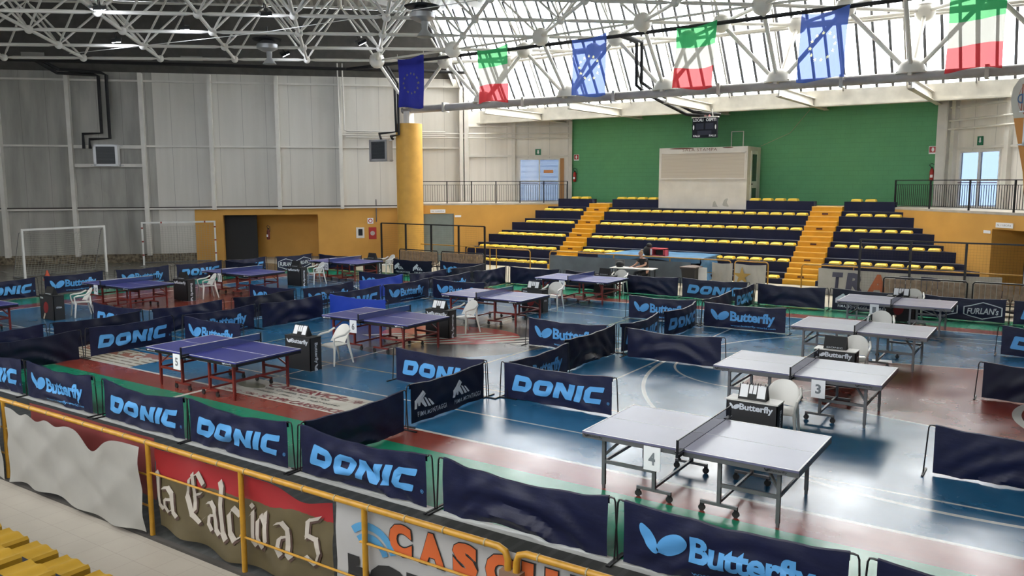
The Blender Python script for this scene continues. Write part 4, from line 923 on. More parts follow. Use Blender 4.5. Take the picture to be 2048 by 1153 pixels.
# ------------------------------------------------------------------ umpire desks, score flip boards, plastic chairs
deskm = mat('umpire_desk_black', (.02, .02, .022), .6)
def desk(x, y, rz, label, style='B', board='open'):
    D = thing('umpire_desk', label, 'desk', (x, y, 0), rz, 'umpire desks beside the tables')
    MB().box(-.39, .39, -.16, .16, .70, .72).build('desk_top', white if style == 'W' else blkm, D)
    b = MB(); b.box(-.38, .38, -.155, -.14, .01, .70); b.box(-.38, -.365, -.155, .155, .01, .70); b.box(.365, .38, -.155, .155, .01, .70)
    c = b.build('desk_cover', deskm, D)
    if style in 'BW':
        bm = to_bm(curve2d(wings(-.33, .565, .09))); bm = text2d('Butterfly', -.18, .545, .5, .125, .035, 0, bm)
        link('printed_logo', flat_mesh(bm, frame_M((0, -.158, 0), (1, 0, 0), (0, 0, 1))), logo_white, c)
        bm = to_bm(curve2d(wings(.46, -.05, .1))); bm = text2d('Butterfly', 0, -.05, .44, .11, .03, 0, bm)
        link('printed_logo', flat_mesh(bm, frame_M((.383, 0, .60), (0, 0, -1), (0, 1, 0))), logo_white, c)
    else:
        bm = text2d('STIGA', -.33, .61, .16, .05, .03); link('printed_logo', flat_mesh(bm, frame_M((0, -.158, 0), (1, 0, 0), (0, 0, 1))), logo_white, c)
        bm = text2d('STIGA', -.08, .35, .16, .05, .03); link('printed_logo', flat_mesh(bm, frame_M((.383, 0, 0), (0, 1, 0), (0, 0, 1))), logo_white, c)
        bm = to_bm(curve2d([ell(0, .36, .13, .17, -.3)])); link('printed_racket', flat_mesh(bm, frame_M((-.05, -.158, 0), (1, 0, 0), (0, 0, 1))), mat('racket_red', (.22, .02, .02), .6), c)
        bm = to_bm(curve2d([rnd([(-.09, .2), (-.2, .02), (-.14, 0), (-.04, .17)], .02)])); link('printed_racket', flat_mesh(bm, frame_M((-.05, -.159, 0), (1, 0, 0), (0, 0, 1))), mat('racket_handle', (.6, .5, .38), .6), c)
    if board:
        F = thing('score_flip_board', ('open white-carded' if board == 'open' else 'closed black')+' score flip board on the '+label, 'scoreboard', (x+math.cos(rz)*-.02, y, .72), rz, 'score flip boards')
        h = .22 if board == 'open' else .24
        b = MB(); b.prism([(-.21, -.09, 0), (-.21, .09, 0), (-.21, 0, h)], (.42, 0, 0)); b.build('stand', blkm, F)
        if board == 'open':
            n = Vector((0, -h, .09)).normalized()
            for x0, wd in ((-.19, .12), (.07, .12), (-.055, .05), (.005, .05)):
                k = .05 if wd > .1 else .1; a = Vector((x0, -.09+.09*k/ h*.0, 0)); f = lambda t: Vector((0, -.09*(1-t), h*t))+Vector((0, -.008, .004))
                MB().quad(a.xyz*0+Vector((x0, 0, 0))+f(.15 if wd > .1 else .4), Vector((x0+wd, 0, 0))+f(.15 if wd > .1 else .4), Vector((x0+wd, 0, 0))+f(.97), Vector((x0, 0, 0))+f(.97)).build('score_card', paper, F)
            b = MB(); [b.tube([(x0, -.02, h-.01), (x0, -.01, h+.02), (x0, .02, h+.02), (x0, .03, h-.02)], .005, 5) for x0 in (-.17, -.1, -.05, -.02, .02, .06, .1, .17)]; b.build('binder_ring', blk, F)
        else:
            bm = text2d('DONIC', -.15, .02, .3, .03, .01); link('printed_logo', flat_mesh(bm, frame_M((0, -.095, 0), (1, 0, 0), (0, .35, 1))), logo_white, F)
    return D
def chair_proto():
    c = thing('plastic_chair', '-', 'chair', (0, -90, 0)); m = whitep        # seat faces -y
    b = MB()
    def seat(s, t):
        x = (s-.5)*.46*(1-.08*t); y = -.22+t*.44; z = .43-.015*math.sin(s*PI)*math.sin(t*PI)-.03*max(0, 1-t*5)**2; return Vector((x, y, z))
    b.grid(seat, 10, 8); b.grid(lambda s, t: seat(s, t)-Vector((0, 0, .012)), 10, 8, True); b.build('seat', m, c, True, fix=False)
    def back(s, t, o=0):
        a = (s-.5)*2*(1.2-.2*t); r = .265+.03*t; top = .375*(1-.5*abs(2*s-1)**2.4)
        return Vector((math.sin(a)*(r+o), .22-.26+math.cos(a)*(r+o)*.75+.12*t, .46+top*t))
    b = MB()
    for o in (0, .012):     # back shell with a slot at each side
        b.grid(lambda s, t: back(.06+.88*s, t, o), 16, 8)
    for t in (0, 1): b.grid(lambda s, h: back(.06+.88*s, t, .012*h), 16, 1)
    for s_ in (0, 1): b.grid(lambda t, h: back(.06+.88*s_, t, .012*h), 8, 1)
    b.build('backrest', m, c, True, fix=False)
    for s in (-1, 1):
        pts = [(s*.26, .2, .74), (s*.285, .05, .66), (s*.29, -.15, .645), (s*.28, -.24, .62), (s*.25, -.23, .5), (s*.235, -.2, .41)]
        MB().tube(pts, [.022, .024, .026, .022, .02, .022], 8).build('armrest', m, c, True)
        MB().tube([(s*.235, -.2, .43), (s*.27, -.25, 0)], [.03, .018], 7).build('leg', m, c, True)
        MB().tube([(s*.2, .2, .62), (s*.21, .2, .43), (s*.24, .3, 0)], [.02, .032, .018], 7).build('leg', m, c, True)
    return c
CH = chair_proto(); first = [True]
def chair(x, y, rz, label):
    if first[0]: c = CH; c.location = (x, y, 0); c.rotation_euler = (0, 0, rz); first[0] = False
    else: c = dup(CH, (x, y, 0), rz)
    c['label'] = label; c['group'] = 'white plastic chairs of the umpires'; return c
for x, y, st, bd, nm, cy, rz in ((-3.7, 12.0, 'W', 'open', 'umpire desk with white top behind table 4', 12.62, .1), (-3.56, 16.6, 'W', 'closed', 'umpire desk with white top behind table 3', 17.25, .1), (-3.75, 25.35, 'P', 'open', 'dark umpire desk behind table 1', 25.95, .1),
                             (-13.35, 11.87, 'B', 'open', 'black umpire desk right of table 5', 12.5, -.1), (-13.2, 16.35, 'B', 'open', 'black umpire desk right of table 6', 17.05, -.2), (-13.35, 21.1, 'S', 'open', 'black umpire desk between tables 7 and 8', 21.75, .1), (-13.25, 25.55, 'B', 'closed', 'black umpire desk behind table 8', 26.1, .1),
                             (-24.45, 12.3, 'S', 'closed', 'black umpire desk printed with a red racket', 12.95, -.3), (-24.65, 16.8, 'B', 'closed', 'black umpire desk right of table 10', 17.45, -.3), (-24.55, 21.65, 'B', 'closed', "black umpire desk beside the white hexagon barrier", 22.35, -.3), (-24.5, 25.8, 'B', 'closed', 'black umpire desk behind table 12', 26.4, -.3)):
    desk(x, y, 0, nm, st, bd); chair(x+.18, cy+.12, rz, 'white plastic armchair at the '+nm)
chair(-3.55, 21.1, .15, 'white plastic armchair behind table 2, without a desk')
tag(MB().box(-.2, .2, -.15, .15, .001, .004).build('paper_sheet', paper, None, loc=(-3.2, 19.4, 0), rz=.2), 'white sheet of paper on the floor under table 2', 'paper')

# ------------------------------------------------------------------ goals
def goal(x, y, rz, label, bands, Wd=3.1):
    G = thing('futsal_goal', label, 'goal', (x, y, 0), rz); pw = mat('goal_white', (.68, .68, .64), .5, noise=.1); rd = mat('band_red', (.25, .03, .02), .5); H_ = 2.0; D = 1.0
    for xx in (0, Wd): MB().box(xx-.04, xx+.04, -.04, .04, 0, H_).build('goal_post', pw, G)
    MB().box(-.04, Wd+.04, -.04, .04, H_, H_+.08).build('crossbar', pw, G)
    b = MB()
    for xx in (0, Wd): b.tube([(xx, 0, 1.95), (xx, .25, 1.9), (xx, .95, .05)], .015); b.tube([(xx, 0, .03), (xx, D, .03)], .02)
    b.tube([(0, D, .03), (Wd, D, .03)], .02); b.build('net_frame', greym, G)
    if bands:
        b = MB()
        for xx in (0, Wd):
            for z in (.45, 1.1, 1.75): b.box(xx-.043, xx+.043, -.043, .043, z, z+.07)
        for q in (.25, .85): b.box(Wd*q, Wd*q+.07, -.043, .043, H_-.003, H_+.083)
        b.build('red_band', rd, G)
    b = MB(); pr = lambda t: (0 if t < 0 else 0)
    def back(s, t):
        z = 1.95*(1-t); y_ = (.2+.75*t) if t > .02 else .0; return Vector((s*Wd, y_+.06*math.sin(s*PI*3)*t, max(.02, z-.12*math.sin(s*PI)*(1-t))))
    b.grid(back, 26, 20)
    for xx in (0, Wd): b.grid(lambda s, t: Vector((xx, s*(.1+.85*t), 1.93*(1-t)+.02)), 8, 20)
    n = b.build('net', mat('net_cord', (.36, .36, .30), .8), G, fix=False); md = n.modifiers.new('w', 'WIREFRAME'); md.thickness = .008; md.use_replace = True
    return G
goal(-35.6, 16.9, PI/2, 'white goal with net at the far left', False, 3.5)
goal(-37.0, 23.1, math.atan2(2.7, 1.9), 'white goal with red bands in front of the brown wall corner', True, 3.3)
b = MB(); b.box(-.04, .04, -.04, .04, 0, .06); b.lathe([(.16, 0), (.05, .3), (.03, .4)], (0, 0, 0), 12); tag(b.build('traffic_cone', mat('cone_red', (.55, .08, .03), .5), None, True, loc=(-34.6, 17.3, 0)), 'small red cone at the foot of the first goal', 'cone')
# ------------------------------------------------------------------ far side: yellow railings, boards, fences, benches
def yrail(x0, x1, y, label, posts, h=1.0, zm=.5, r=.025, rl=True, rr=True):
    R = thing('yellow_railing', label, 'railing', (x0, y, 0)); L = x1-x0; q = .1
    pts = ([(0, 0, 0), (0, 0, h-q), (.03, 0, h-.03), (q, 0, h)] if rl else [(0, 0, h)])+([(L-q, 0, h), (L-.03, 0, h-.03), (L, 0, h-q), (L, 0, 0)] if rr else [(L, 0, h)])
    MB().tube(pts, r, 10).build('top_rail', yel, R, True)
    for p in posts: MB().tube([(p-x0, 0, 0), (p-x0, 0, h)], r*.9, 8).build('post', yel, R, True)
    for z in (zm if isinstance(zm, (list, tuple)) else [zm]): MB().tube([(0, 0, z), (L, 0, z)], r*.45, 6).build('mid_rail', yel, R, True)
yrail(-22.8, -19.35, 30.2, 'short yellow railing left of the left stair', [-21.5, -21.15])
yrail(-18.35, -10.4, 30.2, 'long yellow railing behind the officials desk', [-15.3, -12.85])
yrail(-10.25, -9.0, 30.2, 'short yellow railing section holding the gold star banner', [])
yrail(-7.8, 1.5, 30.2, 'yellow railing holding the white lettered banner at right', [-6.05])
yrail(-27.2, -22.9, 31.0, 'thin yellow railing behind the fence by the column', [-25.5], .95)
def board(x0, x1, z0, z1, m, label, y=30.12, cat='banner', name='banner', wob=.02):
    b = MB(); b.grid(lambda s, t: Vector((x0+(x1-x0)*s, y-.01+wob*math.sin(s*17+t*3), z0+(z1-z0)*t-wob*(1 if t > .9 else 0)*math.sin(s*PI)*2)), 24, 4); o = b.build(name, m, None, True, fix=False); return tag(o, label, cat)
gp = mat('grey_blue_panel', (.13, .16, .19), .4, noise=.35, nscale=1.2); wb = mat('off_white_banner', (.48, .46, .41), .6, noise=.15, nscale=2)
board(-18.3, -15.2, .02, .86, gp, 'grey-blue panel on the railing left of the officials desk', wob=.004); board(-15.2, -11.95, .02, .86, gp, 'grey-blue panel on the railing right of the officials desk', wob=.004)
board(-11.1, -10.3, .05, .92, wb, 'white banner piece left of the gold star banner')
sbn = board(-10.22, -9.05, .0, .92, wb, 'white banner with a gold star beside the right stair')
gold = mat('gold_print', (.42, .26, .05), .5)
st = [(-9.95+.02+(.36 if j % 2 == 0 else .13)*math.cos(PI/2+j*PI/5), .45+(.36 if j % 2 == 0 else .13)*math.sin(PI/2+j*PI/5)) for j in range(10)]
link('star_print', flat_mesh(to_bm(curve2d([st])), frame_M((0, 30.085, 0), (1, 0, 0), (0, 0, 1))), gold, sbn)
tb = board(-7.2, -1.6, .0, .92, wb, 'long white banner with big grey and orange capitals at right')
for s, x0, w, mm in (('T', -6.72, .36, 'grey_print'), ('R', -6.28, .62, 'grey_print'), ('A', -5.6, .68, 'orange_print'), ('S', -4.8, .7, 'grey_print'), ('P', -4.0, .7, 'grey_print')):
    link('lettering', flat_mesh(text2d(s, x0, .08, w, .72, .05, .1), frame_M((0, 30.075, 0), (1, 0, 0), (0, 0, 1))), mat(mm, (.07, .07, .11) if mm[0] == 'g' else (.45, .12, .04), .6), tb)
wbd = MB().box(-.16, .16, -.02, .02, 0, .82).build('white_board_strip', white, None, loc=(-11.0, 28.9, 0)); tag(wbd, 'narrow white rounded board standing beside the wheeled bin', 'board')
def fence(x0, x1, y, label, posts):
    F = thing('mesh_fence', label, 'fence', (x0, y, 0)); L = x1-x0
    b = MB(); b.bar((0, 0, 2.0), (L, 0, 2.0), .05); b.bar((0, 0, .08), (L, 0, .08), .04); b.build('rail', blk, F)
    for p in posts: MB().box(p-x0-.035, p-x0+.035, -.03, .03, 0, 2.0).build('post', blk, F)
    n = MB().grid(lambda s, t: Vector((s*L, .01, .1+1.88*t)), int(L/.09), 21).build('mesh_infill', mat('fence_wire', (.03, .03, .03), .6), F, fix=False); md = n.modifiers.new('w', 'WIREFRAME'); md.thickness = .0022; md.use_replace = True
fence(-27.5, -21.35, 29.6, 'black mesh fence in front of the grey door and column', [-27.5, -25.95, -24.4, -22.8, -21.35]); fence(-5.75, 2.5, 29.6, 'black mesh fence before the right side of the far stand', [-5.75, -4.2, -2.6, -1.0, .7])
bm_ = mat('bench_slat_tan', (.34, .235, .15), .5, noise=.4, nscale=6)
def bench(x, y, L, label):
    B = thing('slatted_bench', label, 'bench', (x, y, 0))
    b = MB(); b.tube([(0, 0, .4), (0, 0, .86), (.05, 0, .92), (L-.05, 0, .92), (L, 0, .86), (L, 0, .4), (L-.05, 0, .35), (.05, 0, .35), (0, 0, .4)], .022, 8); b.build('back_frame', blk, B, True)
    n = int(L/.15)
    b = MB()
    for i in range(n): x0 = .04+i*(L-.08)/n; b.box(x0, x0+(L-.08)/n-.018, -.012+.01*(i % 3), .012+.01*(i % 3), .39, .87)
    b.build('back_slats', bm_, B)
    MB().box(.03, L-.03, -.42, -.05, .34, .37).build('seat', bm_, B)
    for xx in (.1, L/2, L-.1): MB().tube([(xx, 0, .4), (xx, .08, 0)], .018).tube([(xx, 0, .34), (xx, -.4, .33), (xx, -.42, 0)], .018).build('leg', blk, B)
bench(-25.3, 28.4, 2.25, 'slatted bench with black frame in front of the mesh fence, left one'); bench(-22.85, 28.4, 2.3, 'slatted bench with black frame in front of the mesh fence, right of the left pair'); bench(-4.75, 28.3, 2.35, 'slatted bench with black frame behind table 1'); bench(-2.25, 28.3, 2.3, 'slatted bench with black frame at the right edge')
# platform with blue tarp, red box, bag, bin, desk and person
tp = thing('covered_platform', 'low platform covered with a light blue tarpaulin on the far stand', 'platform', (-14.0, 32.0, 0))
tarp = mat('light_blue_tarp', (.10, .24, .42), .45, noise=.3, nscale=3)
b = MB(); b.grid(lambda s, t: Vector((-2.3+4.5*s+(.25*t if s < .5 else -.2*t), -1.3+3.0*t, .93+.02*math.sin(s*19)*math.sin(t*7))), 30, 10); b.grid(lambda s, t: Vector((-2.3+4.5*s, -1.3-.03*math.sin(s*40)*(1-t), .93-.12*(1-t)*(1+.5*math.sin(s*9)))), 30, 2)
b.grid(lambda s, t: Vector((2.2-.2*s+.06*math.sin(t*9+s*4), -1.3+3.0*s, .93*t+.02)), 10, 6); b.build('tarpaulin', tarp, tp, True, fix=False)
MB().box(-2.2, 2.0, -1.2, 1.6, .80, .9).box(-2.1, -1.95, -1.1, -.95, 0, .8).box(1.8, 1.95, -1.1, -.95, 0, .8).box(0, .15, -1.1, -.95, 0, .8).build('platform_frame', blk, tp)
rb = thing('red_crate', 'red and white open crate standing on the blue tarpaulin', 'crate', (-13.7, 31.1, .96))
MB().box(-.33, .33, -.18, -.14, 0, .04).box(-.33, -.2, -.18, .18, 0, .3).box(.24, .33, -.18, .18, 0, .3).box(-.33, .33, .14, .18, 0, .3).box(-.33, .33, -.18, .18, .26, .31).build('shell', mat('crate_red', (.60, .06, .08), .5), rb); MB().box(-.2, .24, .1, .13, .02, .26).build('inside', blkm, rb); MB().box(-.31, -.24, -.185, -.18, .03, .28).build('white_panel', paper, rb)
b = MB(); b.ball((0, 0, .2), .2, 12, 1.1); b.ball((.05, 0, .42), .12, 10); b.tube([(-.18, -.1, .1), (-.3, -.15, .05)], .03); tag(b.build('black_bag', blkm, None, True, loc=(-14.2, 31.1, .93)), 'black bag on the tarpaulin beside the red crate', 'bag')
bn = thing('wheeled_bin', 'dark brown wheeled bin in front of the grey-blue panel', 'bin', (-11.45, 28.9, 0))
b = MB()
def bp(z, s): return [Vector((-.27*s, -.3*s, z)), Vector((.27*s, -.3*s, z)), Vector((.27*s, .3*s, z)), Vector((-.27*s, .3*s, z))]
vs = [b.bm.verts.new(p) for p in bp(.06, .8)+bp(.80, 1)]
for q in ((0, 1, 5, 4), (1, 2, 6, 5), (2, 3, 7, 6), (3, 0, 4, 7), (3, 2, 1, 0), (4, 5, 6, 7)): b._f([vs[i] for i in q])
b.box(-.3, .3, -.33, .33, .76, .81); b.build('bin_body', mat('bin_dark', (.025, .02, .018), .5), bn)
b = MB(); b.grid(lambda s, t: Vector((-.31+.62*s, -.36+.72*t, .83+.06*math.sin(s*PI)*math.sin(t*PI)**.5)), 8, 8); b.box(-.31, .31, -.36, .36, .80, .835); b.build('bin_lid', mat('bin_lid_brown', (.10, .06, .045), .5), bn)
for s in (-1, 1): MB().wheel((s*.24, .3, .1), .1, .05, 'x').build('wheel', rub, bn)
od = thing('officials_desk', 'white folding desk with papers in front of the grey-blue panels', 'desk', (-13.4, 28.1, 0), .05)
MB().box(-.85, .85, -.3, .3, .72, .745).build('desk_top', white, od)
for s in (-1, 1): MB().tube([(s*.75, -.25, .72), (s*.75, -.25, 0)], .018).tube([(s*.75, .25, .72), (s*.75, .25, 0)], .018).tube([(s*.75, -.25, .1), (s*.75, .25, .1)], .014).build('desk_leg', blk, od)
for i, (x, y, a) in enumerate(((-13.55, 27.98, .5), (-13.3, 28.02, -.3), (-13.75, 28.0, .2))):
    b = MB(); b.grid(lambda s, t: Vector(((s-.5)*.3, (t-.5)*.21, .002+.03*(s*s)*(i == 0))), 4, 2); tag(b.build('paper_sheet', paper, None, fix=False, loc=(x, y, .747), rz=a), 'white sheet of paper on the officials desk, %s' % ('raised one', 'under the hands', 'near the black bag')[i], 'paper')
b = MB(); b.ball((0, 0, .1), .16, 12, .8); b.box(-.1, .1, -.08, .08, 0, .1); tag(b.build('black_bag', blkm, None, True, loc=(-14.0, 28.15, .748)), 'small black bag on the left end of the officials desk', 'bag')
mn = thing('office_chair', 'grey office chair back left of the officials desk', 'chair', (-14.35, 28.7, 0)); MB().box(-.2, .2, .15, .19, .5, .95).build('backrest', greym, mn); MB().box(-.22, .22, -.2, .2, .44, .48).build('seat', blkm, mn); MB().lathe([(.25, 0), (.25, .03), (.03, .06), (.03, .44)], (0, 0, 0), 10).build('base', blk, mn)
def skin_body(name, chains, m, parent, root=0, sub=2):
    vs, es, rs, idx = [], [], [], {}
    def add(p, r):
        k = tuple(round(c, 4) for c in p)
        if k not in idx: idx[k] = len(vs); vs.append(p); rs.append(r)
        return idx[k]
    for ch in chains:
        pr = None
        for p, r in ch:
            i = add(p, r)
            if pr is not None and pr != i: es.append((pr, i))
            pr = i
    me = bpy.data.meshes.new(name); me.from_pydata(vs, es, []); o = link(name, me, m, parent)
    o.modifiers.new('s', 'SKIN').use_smooth_shade = True; sv = me.skin_vertices[0].data
    for i, r in enumerate(rs): sv[i].radius = (r, r) if not isinstance(r, tuple) else r; sv[i].use_root = (i == root)
    o.modifiers.new('d', 'SUBSURF').levels = sub; o.modifiers['d'].render_levels = sub; return o
def person():
    P = thing('person', 'seated person with tied-up blond hair and black t-shirt leaning over papers on the desk', 'person', (-13.15, 28.55, 0), -.35)
    pel = (0, .06, .58); ch = (0, -.10, .98); nk = (0, -.15, 1.10)
    hands = []
    L = [[(pel, .13), ((0, .0, .78), .125), (ch, .135), (nk, .05), ((0, -.20, 1.16), .05)]]
    for s in (-1, 1):
        sh = (s*.17, -.11, 1.04); el = (s*.24, -.22, .86 if s > 0 else .85); wr = (s*.12-.12, -.42, .775)
        L.append([(ch, .135), (sh, .06), (el, .042), (wr, .026), ((wr[0]-.02, wr[1]-.06, .765), (.034, .016))])
        base = Vector((wr[0]-.02, wr[1]-.06, .765))
        for k in range(4):
            o = Vector(((k-1.5)*.019, 0, 0)); ln = (.05, .06, .056, .042)[k]
            L.append([(tuple(base), (.034, .016)), (tuple(base+o+Vector((0, -.03, .002))), .009), (tuple(base+o*1.15+Vector((0, -.03-ln*.6, -.004))), .008), (tuple(base+o*1.2+Vector((0, -.03-ln, -.014))), .006)])
        L.append([(wr, .026), (tuple(base+Vector((-s*.035, .01, 0))), .010), (tuple(base+Vector((-s*.05, -.02, -.008))), .008)])
        hp = (s*.1, .02, .56); kn = (s*.13, -.40, .54); an = (s*.13, -.36, .09)
        L.append([(pel, .12), (hp, .07), (kn, .045), ((s*.13, -.38, .3), .042), (an, .032), ((s*.13, -.42, .05), .038), ((s*.13, -.52, .035), .032)])
    skin_body('body', L, skin, P)
    b = MB(); c = Vector((0, -.235, 1.25))
    def hd(u, v):
        a = u*2*PI; p = (v-.5)*PI; x = .073*math.cos(p)*math.sin(a); y = -.09*math.cos(p)*math.cos(a); z = .115*math.sin(p)
        if z < 0: x *= 1+z*2.2; y = y*(1+z*1.2)-.012*(-z*8)*max(0, math.cos(a))
        fr = max(0, math.cos(a))**14; y -= .022*fr*math.exp(-((z+.015)/.02)**2); y += .008*max(0, math.cos(a))**3*math.exp(-((z-.022)/.014)**2); y -= .006*max(0, math.cos(a))**6*math.exp(-((z+.05)/.012)**2)
        return c+Vector((x, y*math.cos(.35)+z*math.sin(.35)*-.6, z-.03*y))
    b.grid(hd, 28, 20); h = b.build('head', skin, P, True)
    b = MB(); [b.ball(c+Vector((s*.028, -.083, .018)), .008, 8) for s in (-1, 1)]; b.build('eyes', mat('eye_dark', (.03, .02, .02), .3), h)
    b = MB(); [b.ball(c+Vector((s*.074, .0, .0)), .02, 8, 1.4) for s in (-1, 1)]; b.build('ears', skin, h)
    MB().box(-.022, .022, -.098, -.088, -.055, -.048, Matrix.Translation(c)).build('mouth', mat('lip', (.35, .10, .09), .5), h)
    hair = mat('blond_hair', (.42, .26, .14), .6, noise=.4, nscale=30); b = MB()
    def hr(u, v):
        a = u*2*PI; p = (-.15+v*1.15)*PI/2; f = .25+.5*max(0, math.cos(a))**2; p = max(p, f) if math.cos(a) > .1 else p
        return c+Vector((.084*math.cos(p)*math.sin(a), .012-.098*math.cos(p)*math.cos(a), .012+.122*math.sin(p)+.004*math.sin(a*17)))
    b.grid(hr, 30, 12); b.ball(c+Vector((0, .06, .13)), .05, 12); b.build('hair', hair, h, True)
    t = [[((0, .07, .58), .15), ((0, .0, .78), .14), ((0, -.10, .98), .15), ((0, -.14, 1.07), .075)]]
    for s in (-1, 1): t.append([((0, -.10, .98), .15), ((s*.17, -.11, 1.04), .078), ((s*.22, -.18, .93), .06)])
    skin_body('t_shirt', t, blkm, P)
    t = [[((0, .06, .55), .14), ((0, .06, .61), .145)]]
    for s in (-1, 1): t.append([((0, .06, .55), .14), ((s*.1, .02, .56), .1), ((s*.13, -.40, .54), .07), ((s*.13, -.38, .3), .065), ((s*.13, -.36, .12), .055)])
    skin_body('trousers', t, mat('dark_trousers', (.02, .022, .03), .7), P)
    for s in (-1, 1): MB().box(s*.13-.045, s*.13+.045, -.56, -.32, 0, .07).build('shoe', blkm, P)
person()
st_ = thing('stool', 'dark stool under the seated person', 'stool', (-13.15, 28.6, 0)); MB().lathe([(.17, .41), (.18, .43), (.17, .45)], (0, 0, 0), 16).build('seat', blkm, st_)
for a in range(4): MB().tube([(.12*math.cos(a*PI/2), .12*math.sin(a*PI/2), .42), (.17*math.cos(a*PI/2), .17*math.sin(a*PI/2), 0)], .014).build('leg', blk, st_)
# feather flag at the right edge
ff = thing('feather_flag', 'white and orange feather flag seen from behind at the right edge', 'flag', (-1.32, 29.0, 0), -.55)
out = [(-.42, 6.35), (-.36, 6.7), (-.18, 6.95), (.05, 7.02), (.28, 6.95), (.42, 6.6), (.45, 5.9), (.42, 5.0), (.35, 3.6), (.25, 3.2), (.12, 4.2), (-.16, 5.3)]
def cut(pts, zc, keep):
    o = []
    for p, q in zip(pts, pts[1:]+pts[:1]):
        if (p[1] >= zc) == keep: o.append(p)
        if (p[1]-zc)*(q[1]-zc) < 0: t = (zc-p[1])/(q[1]-p[1]); o.append((p[0]+(q[0]-p[0])*t, zc))
    return o
Mf = frame_M((0, 0, 0), (1, 0, 0), (0, 0, 1))
for k, mm in ((True, mat('feather_white', (.58, .56, .50), .6)), (False, mat('feather_orange', (.62, .27, .07), .6))):
    b = MB(); b.prism([(x, 0, z) for x, z in cut(out, 5.8, k)], (0, .01, 0)); b.build('sail', mm, ff)
bm = to_bm(curve2d([ell(.08, 6.35, .26, .42, 0), ell(.08, 6.35, .245, .405, 0)])); bm = to_bm(curve2d([box(-.08, -.04, 5.98, 6.78), box(.0, .04, 5.9, 6.8)]), bm); link('emblem', flat_mesh(bm, Mf @ Matrix.Translation((0, 0, .006))), mat('emblem_red', (.40, .14, .10), .6), ff)
bm = text2d('LND', -.2, 6.22, .5, .28, .02)
for v in bm.verts: v.co.x = .1-v.co.x
link('lettering', flat_mesh(bm, Mf @ Matrix.Translation((0, 0, .01))), mat('emblem_blue', (.08, .16, .32), .6), ff)
MB().tube([(.38, .02, 0), (.44, .02, 4.0), (.44, .02, 6.4), (.3, .02, 6.95), (.05, .02, 7.03)], .02).build('pole', alu, ff); MB().box(.1, .7, -.3, .3, 0, .06).build('base_plate', blk, ff)
# ------------------------------------------------------------------ foreground: yellow railing, banners, near seats
def nrail(x0, x1, label, posts, mids, rl, rr):
    R = thing('yellow_railing', label, 'railing', (x0, 5.08, 0)); L = x1-x0; h = 1.1; q = .09
    pts = ([(0, 0, 0), (0, 0, h-q), (.025, 0, h-.025), (q, 0, h)] if rl else [(0, 0, h)])+([(L-q, 0, h), (L-.025, 0, h-.025), (L, 0, h-q), (L, 0, 0)] if rr else [(L, 0, h)])
    MB().tube(pts, .029, 12).build('top_rail', yel, R, True)
    for p in posts: MB().tube([(p-x0, 0, 0), (p-x0, 0, h)], .028, 12).build('post', yel, R, True)
    for a, c, z in mids: MB().tube([(a-x0, 0, z), (c-x0, 0, z)], .012, 8).build('mid_rail', yel, R, True)
    b = MB()
    for i in range(int(L/.42)): x = .2+i*.42; b.lathe([(.033, -.008), (.035, 0), (.033, .008)], (0, 0, 0), 10) if 0 else b.tube([(x, 0, h), (x+.012, 0, h)], .034, 10)
    b.build('cable_tie', mat('tie_beige', (.30, .25, .15), .6), R)
nrail(-19, -3.46, 'long yellow railing in the foreground carrying the club banners', [-15, -11.55, -8.28, -6.69, -5.0], [(-19, -8.32, .72), (-19, -8.32, .36), (-8.32, -6.74, .76), (-6.74, -5.06, .40), (-5.06, -3.46, .76)], False, True)
nrail(-3.38, 3, 'second yellow railing section at the bottom, right of the taped joint', [-1.4, .5], [(-3.38, 3, .5)], True, False)
tag(MB().box(-3.52, -3.33, 5.04, 5.12, .86, .93).build('tape_wrap', mat('brown_tape', (.20, .13, .09), .4)), 'brown tape wrapped around the joint of the two foreground railings', 'tape')
def banner(x0, x1, label, m, seed, top=None, bot=.06, amp=.02, name='banner', zt=1.06, sags=(), yb=5.14):
    r = random.Random(seed); ph = r.random()*6
    def P(s, t, off=0):
        x = x0+(x1-x0)*s; sg = sum(d*math.exp(-((s-c)/w)**2) for c, w, d in sags); tz = zt-sg; bz = bot+.03*math.sin(s*7+ph)+.015*math.sin(s*23+ph)
        z = bz+(tz-bz)*t; y = yb+amp*math.sin(s*21+ph+t*3)*(1.1-t)+amp*.8*abs(math.sin(s*11-t*5+ph))-amp*.7*abs(math.sin(s*7+t*6+ph))-.02*sg*t
        return Vector((x, y-off, z))
    b = MB(); b.grid(P, 64, 16); o = b.build(name, m, None, True, fix=False); tag(o, label, 'banner'); return o, P
wv = mat('white_vinyl', (.31, .30, .275), .45, noise=.12, nscale=2)
banner(-14.5, -11.5, 'white blank banner at the far left of the foreground railing', wv, 1, bot=.02, zt=1.05, yb=5.0)
banner(-11.30, -8.30, 'large rumpled white blank banner with a sagging top edge', wv, 2, bot=.08, amp=.024, zt=1.07, sags=((.12, .05, .06), (.27, .05, .07), (.42, .06, .06), (.68, .09, .22)), yb=4.98)
o, P = banner(-11.3, -8.5, 'dark red banner hidden behind the large white one', mat('maroon_vinyl', (.20, .04, .04), .5), 3, bot=.3, amp=.01, zt=1.05); o.location = (0, .16, 0)
cm, g = pmat('red_and_olive_print', .5)
edge = g.op('ADD', .72, g.op('ADD', g.op('MULTIPLY', g.op('SUBTRACT', g.noise(2.2), .5), .16), g.op('MULTIPLY', g.op('ADD', g.x, 8.2), .04)))
g.col(g.mix(g.lt(edge, g.z), g.mix(g.noise(4), (.07, .055, .028), (.115, .09, .042)), (.27, .014, .018)))
o, P = banner(-8.24, -5.46, 'red and olive banner lettered Calcio a 5 in blackletter style', cm, 4, bot=.08, amp=.02, zt=1.03, sags=((.85, .12, .1),))
